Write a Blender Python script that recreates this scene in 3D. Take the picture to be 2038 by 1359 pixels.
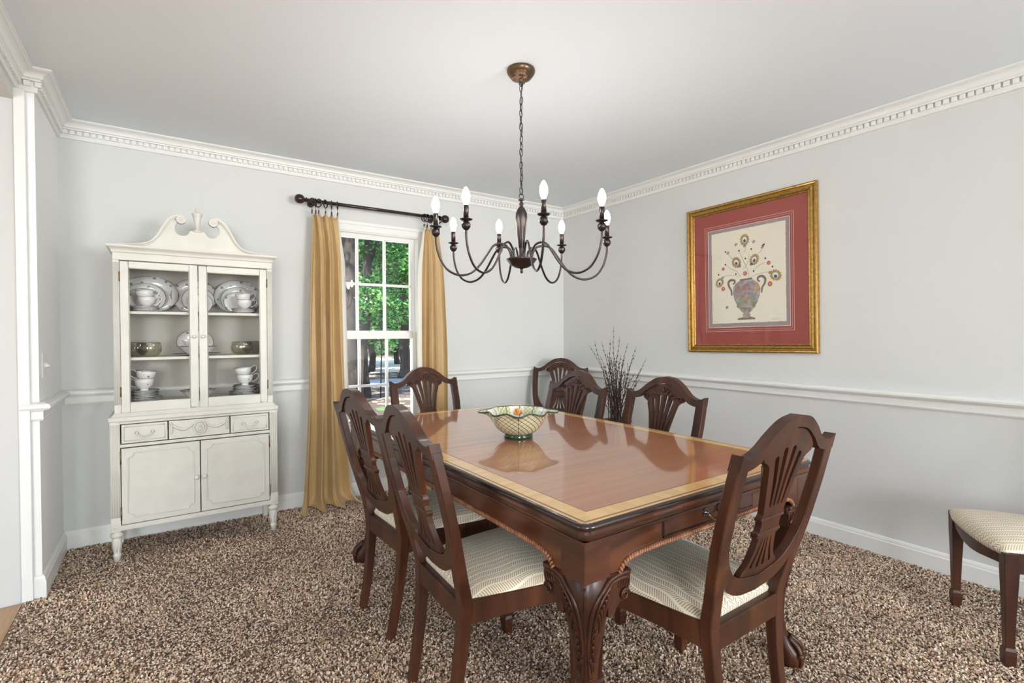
import bpy, bmesh, math, random
import numpy as np
from mathutils import Vector, Matrix
from mathutils.geometry import tessellate_polygon

for o in list(bpy.data.objects):
    bpy.data.objects.remove(o, do_unlink=True)
SC = bpy.context.scene
COL = SC.collection
PI = math.pi
random.seed(7)
RNG = np.random.default_rng(11)

# ------------------------------------------------------------------ camera
cam_d = bpy.data.cameras.new('camera')
cam_d.sensor_width = 36.0
cam_d.lens = 36.0 * 1009.4 / 2038.0
cam_d.clip_start = 0.05
cam_d.clip_end = 300
CAM = bpy.data.objects.new('camera', cam_d)
COL.objects.link(CAM)
_yaw, _pit, _rol = math.radians(55.375), math.radians(-0.843), math.radians(-0.2)
_F = Vector((math.cos(_yaw) * math.cos(_pit), math.sin(_yaw) * math.cos(_pit), math.sin(_pit)))
_R = Vector((math.sin(_yaw), -math.cos(_yaw), 0))
_U = _R.cross(_F)
_R2 = _R * math.cos(_rol) + _U * math.sin(_rol)
_U2 = _U * math.cos(_rol) - _R * math.sin(_rol)
CAM.matrix_world = Matrix(((_R2.x, _U2.x, -_F.x, -3.2617), (_R2.y, _U2.y, -_F.y, -3.8286), (_R2.z, _U2.z, -_F.z, 1.2223), (0, 0, 0, 1)))
SC.camera = CAM

# ------------------------------------------------------------------ world, sun, exposure
SC.view_settings.view_transform = 'Standard'
SC.view_settings.look = 'None'
SC.view_settings.gamma = 1.0
SC.view_settings.use_curve_mapping = False
SC.view_settings.exposure = 0.26
W = bpy.data.worlds.new('sky')
SC.world = W
W.use_nodes = True
_nt = W.node_tree
_sky = _nt.nodes.new('ShaderNodeTexSky')
_sky.sky_type = 'NISHITA'
_sky.sun_disc = False
_sky.sun_elevation = math.radians(52)
_sky.sun_rotation = math.radians(200)
_nt.links.new(_sky.outputs[0], _nt.nodes['Background'].inputs[0])
_nt.nodes['Background'].inputs[1].default_value = 0.55

def lamp(name, kind, loc, energy, color=(1, 1, 1), **kw):
    d = bpy.data.lights.new(name, kind)
    d.energy = energy
    d.color = color
    for k, v in kw.items():
        setattr(d, k, v)
    o = bpy.data.objects.new(name, d)
    o.location = loc
    COL.objects.link(o)
    return o

def aim(o, direction):
    o.rotation_euler = Vector(direction).to_track_quat('-Z', 'Y').to_euler()

SUN = lamp('sun', 'SUN', (0, 6, 20), 15.0, (1.0, 0.95, 0.86), angle=0.01)
aim(SUN, (0.55, 0.45, -0.85))
# added fill lights in invented rear and hall windows; daylight at the front window
for i, wx in enumerate((-4.9, -0.85)):
    l = lamp('rear_fill_light', 'AREA', (wx, -8.08, 1.45), 165, (0.92, 0.965, 1.0), shape='RECTANGLE', size=1.4, size_y=1.5)
    aim(l, (0, 1, 0.45))
l = lamp('hall_fill_light', 'AREA', (-6.85, -2.6, 1.4), 9, (0.92, 0.965, 1.0), shape='RECTANGLE', size=1.5, size_y=1.5)
aim(l, (1, 0, 0.5))
l = lamp('front_window_daylight', 'AREA', (-1.915, 0.22, 1.23), 6, (0.86, 0.93, 1.0), shape='RECTANGLE', size=0.7, size_y=1.5)
aim(l, (0, -1, 0))
BULB = 105.0

# ------------------------------------------------------------------ object helpers
def tag(o, label=None, cat=None, group=None, kind=None):
    if label: o['label'] = label
    if cat: o['category'] = cat
    if group: o['group'] = group
    if kind: o['kind'] = kind
    return o

def empty(name, loc=(0, 0, 0), rz=0.0):
    o = bpy.data.objects.new(name, None)
    o.empty_display_size = 0.05
    o.location = loc
    o.rotation_euler = (0, 0, rz)
    COL.objects.link(o)
    return o

def thing(name, label, cat, loc=(0, 0, 0), rz=0.0, group=None):
    return tag(empty(name, loc, rz), label, cat, group)

def copy_tree(o, parent=None):
    c = o.copy()
    COL.objects.link(c)
    c.parent = parent
    for ch in o.children:
        copy_tree(ch, c)
    return c

class MB:
    """collects geometry for one mesh object"""
    def __init__(s):
        s.v, s.f, s.sm, s.mi = [], [], [], []
    def add(s, v, f, smooth=False, mi=0):
        b = len(s.v)
        s.v += [tuple(p) for p in v]
        for q in f:
            s.f.append([i + b for i in q]); s.sm.append(smooth); s.mi.append(mi)
        return s
    def box(s, x0, x1, y0, y1, z0, z1, mi=0):
        v = [(x, y, z) for x in (x0, x1) for y in (y0, y1) for z in (z0, z1)]
        return s.add(v, [(0, 1, 3, 2), (4, 6, 7, 5), (0, 4, 5, 1), (2, 3, 7, 6), (0, 2, 6, 4), (1, 5, 7, 3)], False, mi)
    def loft(s, rings, smooth=True, caps=True, closed=True, mi=0):
        n = len(rings[0]); v = [p for r in rings for p in r]; f = []
        m = n if closed else n - 1
        for i in range(len(rings) - 1):
            for j in range(m):
                k = (j + 1) % n
                f.append((i * n + j, i * n + k, (i + 1) * n + k, (i + 1) * n + j))
        s.add(v, f, smooth, mi)
        if caps and closed:
            s.add(rings[0], [tuple(range(n))[::-1]], False, mi)
            s.add(rings[-1], [tuple(range(n))], False, mi)
        return s
    def lathe(s, prof, n=24, c=(0, 0, 0), sx=1.0, sy=1.0, smooth=True, mi=0, M=None, mis=None):
        rings = []
        for r, z in prof:
            rg = [Vector((r * sx * math.cos(2 * PI * k / n), r * sy * math.sin(2 * PI * k / n), z)) for k in range(n)]
            if M is not None: rg = [M @ p for p in rg]
            rings.append([(p[0] + c[0], p[1] + c[1], p[2] + c[2]) for p in rg])
        if mis is None:
            return s.loft(rings, smooth, True, True, mi)
        for i in range(len(rings) - 1):
            s.loft(rings[i:i + 2], smooth, False, True, mis[i])
        return s
    def tube(s, pts, r, n=8, caps=True, flat=1.0, mi=0, smooth=True, closed=False):
        pts = [Vector(p) for p in pts]
        N = len(pts)
        rr = r if hasattr(r, '__len__') else [r] * N
        T = []
        for i in range(N):
            if closed: t = pts[(i + 1) % N] - pts[i - 1]
            else: t = pts[min(i + 1, N - 1)] - pts[max(i - 1, 0)]
            T.append(t.normalized() if t.length > 1e-9 else Vector((0, 0, 1)))
        a = Vector((0, 0, 1)) if abs(T[0].z) < 0.9 else Vector((1, 0, 0))
        nrm = (a - T[0] * a.dot(T[0])).normalized()
        rings = []
        for i in range(N):
            nrm = (nrm - T[i] * nrm.dot(T[i])).normalized()
            b = T[i].cross(nrm)
            rings.append([tuple(pts[i] + (nrm * math.cos(2 * PI * k / n) + b * math.sin(2 * PI * k / n) * flat) * rr[i]) for k in range(n)])
        if closed:
            rings.append(rings[0]); caps = False
        return s.loft(rings, smooth, caps, True, mi)
    def ball(s, c, r, n=12, m=8, sx=1, sy=1, sz=1, M=None, mi=0):
        prof = [(max(1e-5, r * math.sin(PI * i / m)), -r * math.cos(PI * i / m) * sz) for i in range(m + 1)]
        return s.lathe(prof, n, c, sx, sy, True, mi, M)
    def prism(s, loops, mp, t0=0.0, t1=1.0, smooth=False, mi=0):
        """2D polygon with holes, mp(u, v, t) -> xyz"""
        flat = [p for l in loops for p in l]
        tri = tessellate_polygon([[Vector((p[0], p[1], 0)) for p in l] for l in loops])
        A = 0
        va = [mp(p[0], p[1], t0) for p in flat]; vb = [mp(p[0], p[1], t1) for p in flat]
        s.add(va, [tuple(t) for t in tri], False, mi)
        s.add(vb, [tuple(reversed(t)) for t in tri], False, mi)
        k = 0
        for l in loops:
            n = len(l)
            v = va[k:k + n] + vb[k:k + n]
            s.add(v, [(j, (j + 1) % n, n + (j + 1) % n, n + j) for j in range(n)], smooth, mi)
            k += n
        return s
    def sweep(s, path, prof, closed=False, side=1, smooth=False, mi=0, caps=True):
        """profile (offset, z) along a horizontal path with mitred corners; side=1: offset to the right"""
        N = len(path); rings = []
        for i in range(N):
            p = Vector(path[i][:2])
            a = Vector(path[i - 1][:2]) if (i > 0 or closed) else None
            b = Vector(path[(i + 1) % N][:2]) if (i < N - 1 or closed) else None
            d1 = (p - a).normalized() if a is not None else None
            d2 = (b - p).normalized() if b is not None else None
            n1 = Vector((d1.y, -d1.x)) if d1 is not None else None
            n2 = Vector((d2.y, -d2.x)) if d2 is not None else None
            if n1 is None: m = n2
            elif n2 is None: m = n1
            else:
                m = n1 + n2
                m = m / max(1e-6, (1 + n1.dot(n2)))
            m = m * side
            rings.append([(p.x + m.x * o, p.y + m.y * o, z) for o, z in prof])
        if closed: rings.append(rings[0])
        return s.loft(rings, smooth, caps and not closed, True, mi)
    def build(s, name, mat, parent=None, bevel=0, seg=1, M=None, fixn=True):
        me = bpy.data.meshes.new(name)
        me.from_pydata([tuple(p) for p in s.v], [], s.f)
        me.polygons.foreach_set('use_smooth', s.sm)
        mats = mat if isinstance(mat, (list, tuple)) else [mat]
        for m in mats: me.materials.append(m)
        me.polygons.foreach_set('material_index', s.mi)
        bm = bmesh.new(); bm.from_mesh(me)
        bmesh.ops.remove_doubles(bm, verts=bm.verts, dist=1e-5)
        if fixn: bmesh.ops.recalc_face_normals(bm, faces=bm.faces)
        if bevel:
            ed = [e for e in bm.edges if len(e.link_faces) == 2 and e.calc_face_angle(0) > 0.6]
            bmesh.ops.bevel(bm, geom=ed, offset=bevel, segments=seg, affect='EDGES', profile=0.5, clamp_overlap=True)
        if M is not None: bmesh.ops.transform(bm, matrix=M, verts=bm.verts)
        bm.to_mesh(me); bm.free()
        me.update()
        o = bpy.data.objects.new(name, me)
        COL.objects.link(o)
        if parent is not None: o.parent = parent
        return o

def share(src, name, parent, loc, rot=(0, 0, 0)):
    o = bpy.data.objects.new(name, src.data)
    o.location = loc; o.rotation_euler = rot
    o.parent = parent
    COL.objects.link(o)
    return o

def cr(pts, n=6, closed=False):
    """Catmull-Rom through points"""
    P = [Vector(p) for p in pts]; out = []; N = len(P)
    rng = N if closed else N - 1
    for i in range(rng):
        p0 = P[i - 1] if (i > 0 or closed) else P[0] * 2 - P[1]
        p1, p2 = P[i], P[(i + 1) % N]
        p3 = P[(i + 2) % N] if (i + 2 < N or closed) else P[-1] * 2 - P[-2]
        for k in range(n):
            t = k / n
            out.append(tuple(0.5 * ((2 * p1) + (p2 - p0) * t + (2 * p0 - 5 * p1 + 4 * p2 - p3) * t * t + (3 * p1 - p0 - 3 * p2 + p3) * t ** 3)))
    if not closed: out.append(tuple(P[-1]))
    return out

def lerp_tab(tab, z):
    for i in range(len(tab) - 1):
        if z <= tab[i + 1][0]:
            a, b = tab[i], tab[i + 1]
            t = (z - a[0]) / (b[0] - a[0])
            t = min(1, max(0, t))
            return [a[k] + (b[k] - a[k]) * t for k in range(1, len(a))]
    return list(tab[-1][1:])

def mirror(pts):
    """left half outline (u<=0, top to bottom) -> full closed outline"""
    r = [(-p[0], p[1]) for p in reversed(pts) if abs(p[0]) > 1e-6]
    return list(pts) + r

# ------------------------------------------------------------------ materials
def nmat(name):
    m = bpy.data.materials.new(name)
    m.use_nodes = True
    return m, m.node_tree, m.node_tree.nodes['Principled BSDF']

def P_(b, **kw):
    for k, v in kw.items():
        b.inputs[k.replace('_', ' ')].default_value = v

def mat(name, col, rough=0.5, metal=0.0, coat=0.0, bump=0.0, bscale=60, var=0.0, vscale=8, spec=0.5):
    m, nt, b = nmat(name)
    c = (*col, 1)
    P_(b, Base_Color=c, Roughness=rough, Metallic=metal)
    b.inputs['Coat Weight'].default_value = coat
    b.inputs['Coat Roughness'].default_value = 0.06
    b.inputs['Specular IOR Level'].default_value = spec
    if bump or var:
        tc = nt.nodes.new('ShaderNodeTexCoord')
    if bump:
        n = nt.nodes.new('ShaderNodeTexNoise'); n.inputs['Scale'].default_value = bscale; n.inputs['Detail'].default_value = 4
        nt.links.new(tc.outputs['Object'], n.inputs['Vector'])
        bp = nt.nodes.new('ShaderNodeBump'); bp.inputs['Strength'].default_value = bump; bp.inputs['Distance'].default_value = 0.004
        nt.links.new(n.outputs['Fac'], bp.inputs['Height']); nt.links.new(bp.outputs['Normal'], b.inputs['Normal'])
    if var:
        n2 = nt.nodes.new('ShaderNodeTexNoise'); n2.inputs['Scale'].default_value = vscale; n2.inputs['Detail'].default_value = 5
        nt.links.new(tc.outputs['Object'], n2.inputs['Vector'])
        r = nt.nodes.new('ShaderNodeValToRGB')
        r.color_ramp.elements[0].position = 0.3; r.color_ramp.elements[1].position = 0.7
        r.color_ramp.elements[0].color = (*[x * (1 - var) for x in col], 1)
        r.color_ramp.elements[1].color = (*[min(1, x * (1 + var)) for x in col], 1)
        nt.links.new(n2.outputs['Fac'], r.inputs['Fac']); nt.links.new(r.outputs['Color'], b.inputs['Base Color'])
    return m

def wood(name, cols, scale, rough=0.3, coat=0.3, crough=0.08, dist=1.0, bump=0.0, spec=0.5):
    m, nt, b = nmat(name)
    tc = nt.nodes.new('ShaderNodeTexCoord'); mp = nt.nodes.new('ShaderNodeMapping')
    mp.inputs['Scale'].default_value = scale
    n = nt.nodes.new('ShaderNodeTexNoise'); n.inputs['Scale'].default_value = 1.0; n.inputs['Detail'].default_value = 6; n.inputs['Distortion'].default_value = dist
    r = nt.nodes.new('ShaderNodeValToRGB')
    el = r.color_ramp.elements
    el[0].position = 0.28; el[1].position = 0.74
    el[0].color = (*cols[0], 1); el[1].color = (*cols[-1], 1)
    for k, c in enumerate(cols[1:-1]):
        e = el.new(0.28 + 0.46 * (k + 1) / (len(cols) - 1)); e.color = (*c, 1)
    nt.links.new(tc.outputs['Object'], mp.inputs[0]); nt.links.new(mp.outputs[0], n.inputs['Vector'])
    nt.links.new(n.outputs['Fac'], r.inputs['Fac']); nt.links.new(r.outputs['Color'], b.inputs['Base Color'])
    P_(b, Roughness=rough)
    b.inputs['Coat Weight'].default_value = coat; b.inputs['Coat Roughness'].default_value = crough
    b.inputs['Specular IOR Level'].default_value = spec
    return m

class G:
    """tiny node-graph helper for math on coordinates"""
    def __init__(s, nt): s.nt = nt
    def m(s, op, a, b=None, c=None):
        n = s.nt.nodes.new('ShaderNodeMath'); n.operation = op
        for i, x in enumerate((a, b, c)):
            if x is None: continue
            if isinstance(x, (int, float)): n.inputs[i].default_value = x
            else: s.nt.links.new(x, n.inputs[i])
        return n.outputs[0]
    def mix(s, fac, a, b):
        n = s.nt.nodes.new('ShaderNodeMix'); n.data_type = 'RGBA'
        for sock, x in ((n.inputs[0], fac), (n.inputs[6], a), (n.inputs[7], b)):
            if isinstance(x, tuple): sock.default_value = (*x, 1)
            elif isinstance(x, (int, float)): sock.default_value = x
            else: s.nt.links.new(x, sock)
        return n.outputs[2]
    def xyz(s, out='Object'):
        tc = s.nt.nodes.new('ShaderNodeTexCoord'); sp = s.nt.nodes.new('ShaderNodeSeparateXYZ')
        s.nt.links.new(tc.outputs[out], sp.inputs[0])
        return sp.outputs[0], sp.outputs[1], sp.outputs[2]
    def noise(s, scale, detail=3, vec=None):
        n = s.nt.nodes.new('ShaderNodeTexNoise'); n.inputs['Scale'].default_value = scale; n.inputs['Detail'].default_value = detail
        if vec is None:
            tc = s.nt.nodes.new('ShaderNodeTexCoord'); vec = tc.outputs['Object']
        s.nt.links.new(vec, n.inputs['Vector'])
        return n.outputs['Fac']

def glass_thin(name, tint=(1, 1, 1), refl=1.0, rough=0.0):
    m = bpy.data.materials.new(name); m.use_nodes = True
    nt = m.node_tree; nt.nodes.clear()
    out = nt.nodes.new('ShaderNodeOutputMaterial')
    t = nt.nodes.new('ShaderNodeBsdfTransparent'); t.inputs[0].default_value = (*tint, 1)
    g = nt.nodes.new('ShaderNodeBsdfGlossy'); g.inputs['Roughness'].default_value = rough
    lw = nt.nodes.new('ShaderNodeLayerWeight'); lw.inputs[0].default_value = 0.5; g_ = G(nt)      # Schlick Fresnel, same from both sides
    fr = g_.m('MULTIPLY_ADD', g_.m('POWER', lw.outputs['Facing'], 5.0), 0.94, 0.045)
    mu = nt.nodes.new('ShaderNodeMath'); mu.operation = 'MULTIPLY'; mu.inputs[1].default_value = refl
    mx = nt.nodes.new('ShaderNodeMixShader')
    nt.links.new(fr, mu.inputs[0]); nt.links.new(mu.outputs[0], mx.inputs[0])
    nt.links.new(t.outputs[0], mx.inputs[1]); nt.links.new(g.outputs[0], mx.inputs[2]); nt.links.new(mx.outputs[0], out.inputs[0])
    return m

def attr_mat(name, rough=0.8, trans=0.0, sheen=0.0):
    m, nt, b = nmat(name)
    a = nt.nodes.new('ShaderNodeAttribute'); a.attribute_name = 'Col'
    nt.links.new(a.outputs['Color'], b.inputs['Base Color'])
    P_(b, Roughness=rough)
    b.inputs['Specular IOR Level'].default_value = 0.2
    b.inputs['Sheen Weight'].default_value = sheen
    if trans:
        t = nt.nodes.new('ShaderNodeBsdfTranslucent'); mx = nt.nodes.new('ShaderNodeMixShader'); mx.inputs[0].default_value = trans
        nt.links.new(a.outputs['Color'], t.inputs[0])
        nt.links.new(b.outputs[0], mx.inputs[1]); nt.links.new(t.outputs[0], mx.inputs[2])
        nt.links.new(mx.outputs[0], nt.nodes['Material Output'].inputs[0])
    return m

M_wall = mat('wall_paint', (0.665, 0.668, 0.65), 0.75, bump=0.05, bscale=220)
M_ceil = mat('ceiling_paint', (0.78, 0.825, 0.855), 0.85, bump=0.05, bscale=160)
M_trim = mat('trim_paint', (0.80, 0.80, 0.77), 0.38)
M_hall = mat('hall_paint', (0.61, 0.61, 0.60), 0.75)
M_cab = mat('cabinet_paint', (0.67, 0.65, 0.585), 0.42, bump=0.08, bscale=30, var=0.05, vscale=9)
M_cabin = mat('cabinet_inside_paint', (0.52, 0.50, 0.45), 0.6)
M_mah = wood('mahogany', [(0.020, 0.0062, 0.0028), (0.055, 0.0165, 0.0068), (0.105, 0.033, 0.0125)], (9, 9, 1.6), 0.40, 0.10, 0.14, spec=0.35)
M_mah_h = wood('mahogany_apron', [(0.022, 0.007, 0.0035), (0.070, 0.021, 0.009), (0.13, 0.042, 0.016)], (2.2, 2.2, 14), 0.28, 0.4, 0.1)
M_field = wood('mahogany_veneer', [(0.37, 0.125, 0.048), (0.43, 0.158, 0.063), (0.49, 0.195, 0.082)], (1.3, 30, 5), 0.28, 1.0, 0.045, 0.25)
M_band = wood('satinwood_x', [(0.66, 0.37, 0.115), (0.76, 0.46, 0.165), (0.84, 0.55, 0.225)], (30, 4, 5), 0.30, 0.8, 0.07, 0.5)
M_band2 = wood('satinwood_y', [(0.66, 0.37, 0.115), (0.76, 0.46, 0.165), (0.84, 0.55, 0.225)], (4, 30, 5), 0.30, 0.8, 0.07, 0.5)
M_line = mat('dark_stringing', (0.10, 0.035, 0.015), 0.3, coat=0.6)
M_edge = mat('dark_edge_polish', (0.022, 0.009, 0.006), 0.22, coat=0.4)
M_rope = wood('gadroon_wood', [(0.15, 0.05, 0.018), (0.26, 0.10, 0.04), (0.36, 0.16, 0.07)], (30, 30, 30), 0.35, 0.3)
M_bronze = mat('bronze_metal', (0.058, 0.046, 0.042), 0.30, metal=0.85, var=0.15, vscale=30)
M_canopy = mat('canopy_bronze', (0.16, 0.105, 0.06), 0.3, metal=0.9)
M_rod = mat('dark_rod', (0.035, 0.021, 0.016), 0.25, metal=0.4, coat=0.3)
M_gold = mat('gilt', (0.48, 0.29, 0.075), 0.32, metal=0.85, bump=0.25, bscale=90, var=0.3, vscale=60)
M_goldd = mat('gilt_dark', (0.30, 0.15, 0.035), 0.35, metal=0.8, var=0.35, vscale=40)
M_red = mat('red_mat_board', (0.33, 0.062, 0.05), 0.7)
M_mauve = mat('mauve_mat_board', (0.36, 0.27, 0.27), 0.7)
M_white = mat('white_line', (0.72, 0.55, 0.45), 0.6)
M_paper = mat('print_paper', (0.80, 0.755, 0.62), 0.8, bump=0.1, bscale=300)
M_china = mat('white_china', (0.80, 0.79, 0.77), 0.12, coat=0.5)
M_plat = mat('platinum_rim', (0.30, 0.30, 0.30), 0.2, metal=0.9)
M_brass = mat('old_brass', (0.25, 0.16, 0.07), 0.35, metal=0.9)
M_glass = glass_thin('window_glass', (0.97, 0.985, 0.98), 1.0)
M_cglass = glass_thin('cabinet_glass', (0.97, 0.97, 0.96), 0.55)
M_pglass = glass_thin('picture_glass', (0.98, 0.98, 0.98), 0.9)
M_amber = glass_thin('amber_glass', (0.975, 0.965, 0.91), 1.6, 0.02)
M_plastic = mat('switch_plastic', (0.80, 0.79, 0.76), 0.35)
M_bark = mat('tree_bark', (0.034, 0.026, 0.021), 0.95, bump=0.9, bscale=12, var=0.5, vscale=6)
M_twig = mat('twig_bark', (0.055, 0.028, 0.022), 0.7, var=0.4, vscale=60)
M_pot = mat('terracotta_vase', (0.22, 0.065, 0.035), 0.45, var=0.3, vscale=14)
M_plank = wood('oak_plank', [(0.36, 0.19, 0.075), (0.46, 0.26, 0.11), (0.56, 0.34, 0.16)], (30, 2.0, 30), 0.35, 0.3)

def china_sprig():
    m, nt, b = nmat('sprigged_china'); g = G(nt)
    tc = nt.nodes.new('ShaderNodeTexCoord')
    v = nt.nodes.new('ShaderNodeTexVoronoi'); v.inputs['Scale'].default_value = 36
    nt.links.new(tc.outputs['Object'], v.inputs['Vector'])
    near = g.m('LESS_THAN', v.outputs['Distance'], 0.30)
    sp = nt.nodes.new('ShaderNodeSeparateColor'); nt.links.new(v.outputs['Color'], sp.inputs[0])
    keep = g.m('GREATER_THAN', sp.outputs[0], 0.45)
    fac = g.m('MULTIPLY', near, keep)
    col = g.mix(sp.outputs[1], (0.24, 0.15, 0.24), (0.13, 0.18, 0.15))
    nt.links.new(g.mix(g.m('MULTIPLY', fac, 0.8), (0.78, 0.77, 0.76), col), b.inputs['Base Color'])
    P_(b, Roughness=0.12); b.inputs['Coat Weight'].default_value = 0.5
    return m
M_sprig = china_sprig()

def fabric():
    m, nt, b = nmat('leaf_seat_fabric'); g = G(nt)
    x, y, z = g.xyz()
    per = 0.043
    wob = g.m('MULTIPLY', g.m('SINE', g.m('MULTIPLY', y, 40.0)), 0.0035)
    u = g.m('FRACT', g.m('ADD', g.m('DIVIDE', g.m('ADD', x, wob), per), 20.3))
    d = g.m('ABSOLUTE', g.m('SUBTRACT', u, 0.5))               # 0 at the vein, .5 at the band edge
    # leaflets sweep away from the vein
    ang = g.m('ADD', g.m('MULTIPLY', y, 125.0), g.m('MULTIPLY', g.m('POWER', d, 0.8), -3.4))
    lf = g.m('FRACT', g.m('ADD', ang, 40.0))
    leaf = g.m('MULTIPLY', g.m('GREATER_THAN', lf, 0.40), g.m('MULTIPLY', g.m('LESS_THAN', d, 0.43), g.m('GREATER_THAN', d, 0.035)))
    tone = g.noise(30, 2)
    lc = g.mix(tone, (0.40, 0.29, 0.18), (0.56, 0.44, 0.30))
    nt.links.new(g.mix(leaf, (0.86, 0.79, 0.62), lc), b.inputs['Base Color'])
    P_(b, Roughness=0.85); b.inputs['Sheen Weight'].default_value = 0.25
    bp = nt.nodes.new('ShaderNodeBump'); bp.inputs['Strength'].default_value = 0.25; bp.inputs['Distance'].default_value = 0.002
    nt.links.new(g.m('SUBTRACT', 1.0, leaf), bp.inputs['Height']); nt.links.new(bp.outputs[0], b.inputs['Normal'])
    return m
M_fabric = fabric()

def silk():
    m, nt, b = nmat('gold_silk'); g = G(nt)
    tc = nt.nodes.new('ShaderNodeTexCoord'); mp = nt.nodes.new('ShaderNodeMapping'); mp.inputs['Scale'].default_value = (4, 4, 1.2)
    nt.links.new(tc.outputs['Object'], mp.inputs[0])
    f1 = g.noise(2.5, 5, mp.outputs[0])
    mp2 = nt.nodes.new('ShaderNodeMapping'); mp2.inputs['Scale'].default_value = (1, 1, 26)
    nt.links.new(tc.outputs['Object'], mp2.inputs[0])
    f2 = g.noise(8, 3, mp2.outputs[0])
    c = g.mix(f1, (0.40, 0.235, 0.08), (0.72, 0.485, 0.21))
    nt.links.new(g.mix(g.m('MULTIPLY', f2, 0.35), c, (0.78, 0.58, 0.29)), b.inputs['Base Color'])
    P_(b, Roughness=0.42); b.inputs['Sheen Weight'].default_value = 0.3
    bp = nt.nodes.new('ShaderNodeBump'); bp.inputs['Strength'].default_value = 0.5; bp.inputs['Distance'].default_value = 0.01
    nt.links.new(g.noise(14, 4), bp.inputs['Height']); nt.links.new(bp.outputs[0], b.inputs['Normal'])
    t = nt.nodes.new('ShaderNodeBsdfTranslucent'); t.inputs[0].default_value = (0.55, 0.36, 0.13, 1)
    mx = nt.nodes.new('ShaderNodeMixShader'); mx.inputs[0].default_value = 0.18
    nt.links.new(b.outputs[0], mx.inputs[1]); nt.links.new(t.outputs[0], mx.inputs[2]); nt.links.new(mx.outputs[0], nt.nodes['Material Output'].inputs[0])
    return m
M_silk = silk()
M_lining = mat('curtain_lining', (0.72, 0.70, 0.62), 0.8)

def bulb_mat():
    m = bpy.data.materials.new('lit_bulb'); m.use_nodes = True
    nt = m.node_tree; nt.nodes.clear()
    out = nt.nodes.new('ShaderNodeOutputMaterial'); e = nt.nodes.new('ShaderNodeEmission')
    e.inputs[0].default_value = (1.0, 0.975, 0.94, 1); e.inputs[1].default_value = BULB
    nt.links.new(e.outputs[0], out.inputs[0])
    return m
M_bulb = bulb_mat()
# ================================================================== STRUCTURE
XL, XH, YS = -3.735, -3.80, -0.63      # stub wall face, opening plane, stub end
YR = -8.0                              # rear wall
H = 2.44
def struct(name, mb, m, parent=None, **kw):
    o = mb.build(name, m, parent, **kw)
    if parent is None: o['kind'] = 'structure'
    return o

def carpet_base():
    m, nt, b = nmat('carpet_backing'); g = G(nt)
    r = nt.nodes.new('ShaderNodeValToRGB'); e = r.color_ramp.elements
    e[0].position = 0.35; e[0].color = (0.10, 0.062, 0.045, 1); e[1].position = 0.65; e[1].color = (0.42, 0.31, 0.24, 1)
    nt.links.new(g.noise(150, 2), r.inputs[0]); nt.links.new(r.outputs[0], b.inputs['Base Color'])
    P_(b, Roughness=0.95)
    return m
FLOOR = struct('floor', MB().box(XH, 0, YR, 0, -0.12, -0.006), carpet_base())
tag(FLOOR, 'brown flecked shag carpet covering the dining room floor')

# carpet pile: short bent yarn tufts, one mesh
def carpet_pile():
    # denser where the camera side of the room lies
    pts = []
    for (x0, x1, y0, y1, dens) in ((-3.79, 0.0, -3.75, -2.2, 26000), (-3.79, 0.0, -2.2, -1.0, 19000), (-3.79, 0.0, -1.0, 0.0, 14000)):
        n = int((x1 - x0) * (y1 - y0) * dens)
        pts.append(np.stack([RNG.uniform(x0, x1, n), RNG.uniform(y0, y1, n)], 1))
    p = np.concatenate(pts)
    keep = ~((p[:, 0] < XL + 0.016) & (p[:, 1] > YS - 0.016))
    p = p[keep]; n = len(p)
    fld = 2.2 * np.sin(2.1 * p[:, 0] + 1.3 * p[:, 1]) + 1.7 * np.sin(3.7 * p[:, 1] - 1.9 * p[:, 0] + 1.0) + 1.2 * np.sin(6.1 * p[:, 0] + 5.3 * p[:, 1])
    a = fld + RNG.normal(0, 1.15, n); ln = RNG.uniform(0.007, 0.014, n); w = RNG.uniform(0.0020, 0.0032, n)
    h = RNG.uniform(0.004, 0.011, n)
    d = np.stack([np.cos(a), np.sin(a)], 1); q = np.stack([-d[:, 1], d[:, 0]], 1)
    z0 = np.full(n, -0.006)
    def pt(along, side, z):
        xy = p + d * along[:, None] + q * side[:, None]
        return np.concatenate([xy, z[:, None]], 1)
    V = np.stack([pt(0 * ln, -w, z0), pt(0 * ln, w, z0), pt(ln * 0.45, w * 1.2, z0 + h), pt(ln * 0.45, -w * 1.2, z0 + h),
                  pt(ln, w * 0.7, z0 + h * 0.65), pt(ln, -w * 0.7, z0 + h * 0.65)], 1).reshape(-1, 3)
    b = (np.arange(n) * 6)[:, None]
    F = np.concatenate([b + np.array([[0, 1, 2, 3]]), b + np.array([[3, 2, 4, 5]])], 1).reshape(-1, 4)
    pal = np.array([[0.045, 0.026, 0.018], [0.14, 0.083, 0.053], [0.31, 0.20, 0.132], [0.58, 0.42, 0.295], [0.80, 0.635, 0.485], [0.90, 0.78, 0.64]])
    ci = RNG.choice(6, n, p=[0.07, 0.10, 0.15, 0.25, 0.26, 0.17])
    c = np.minimum(0.95, pal[ci] * RNG.uniform(0.95, 1.25, (n, 1)) * np.array([[1.04, 0.965, 0.92]]))
    C = np.ones((n, 6, 4)); C[:, :, :3] = c[:, None, :]
    return quad_mesh('carpet_pile', V, F, C.reshape(-1, 4))

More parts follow.
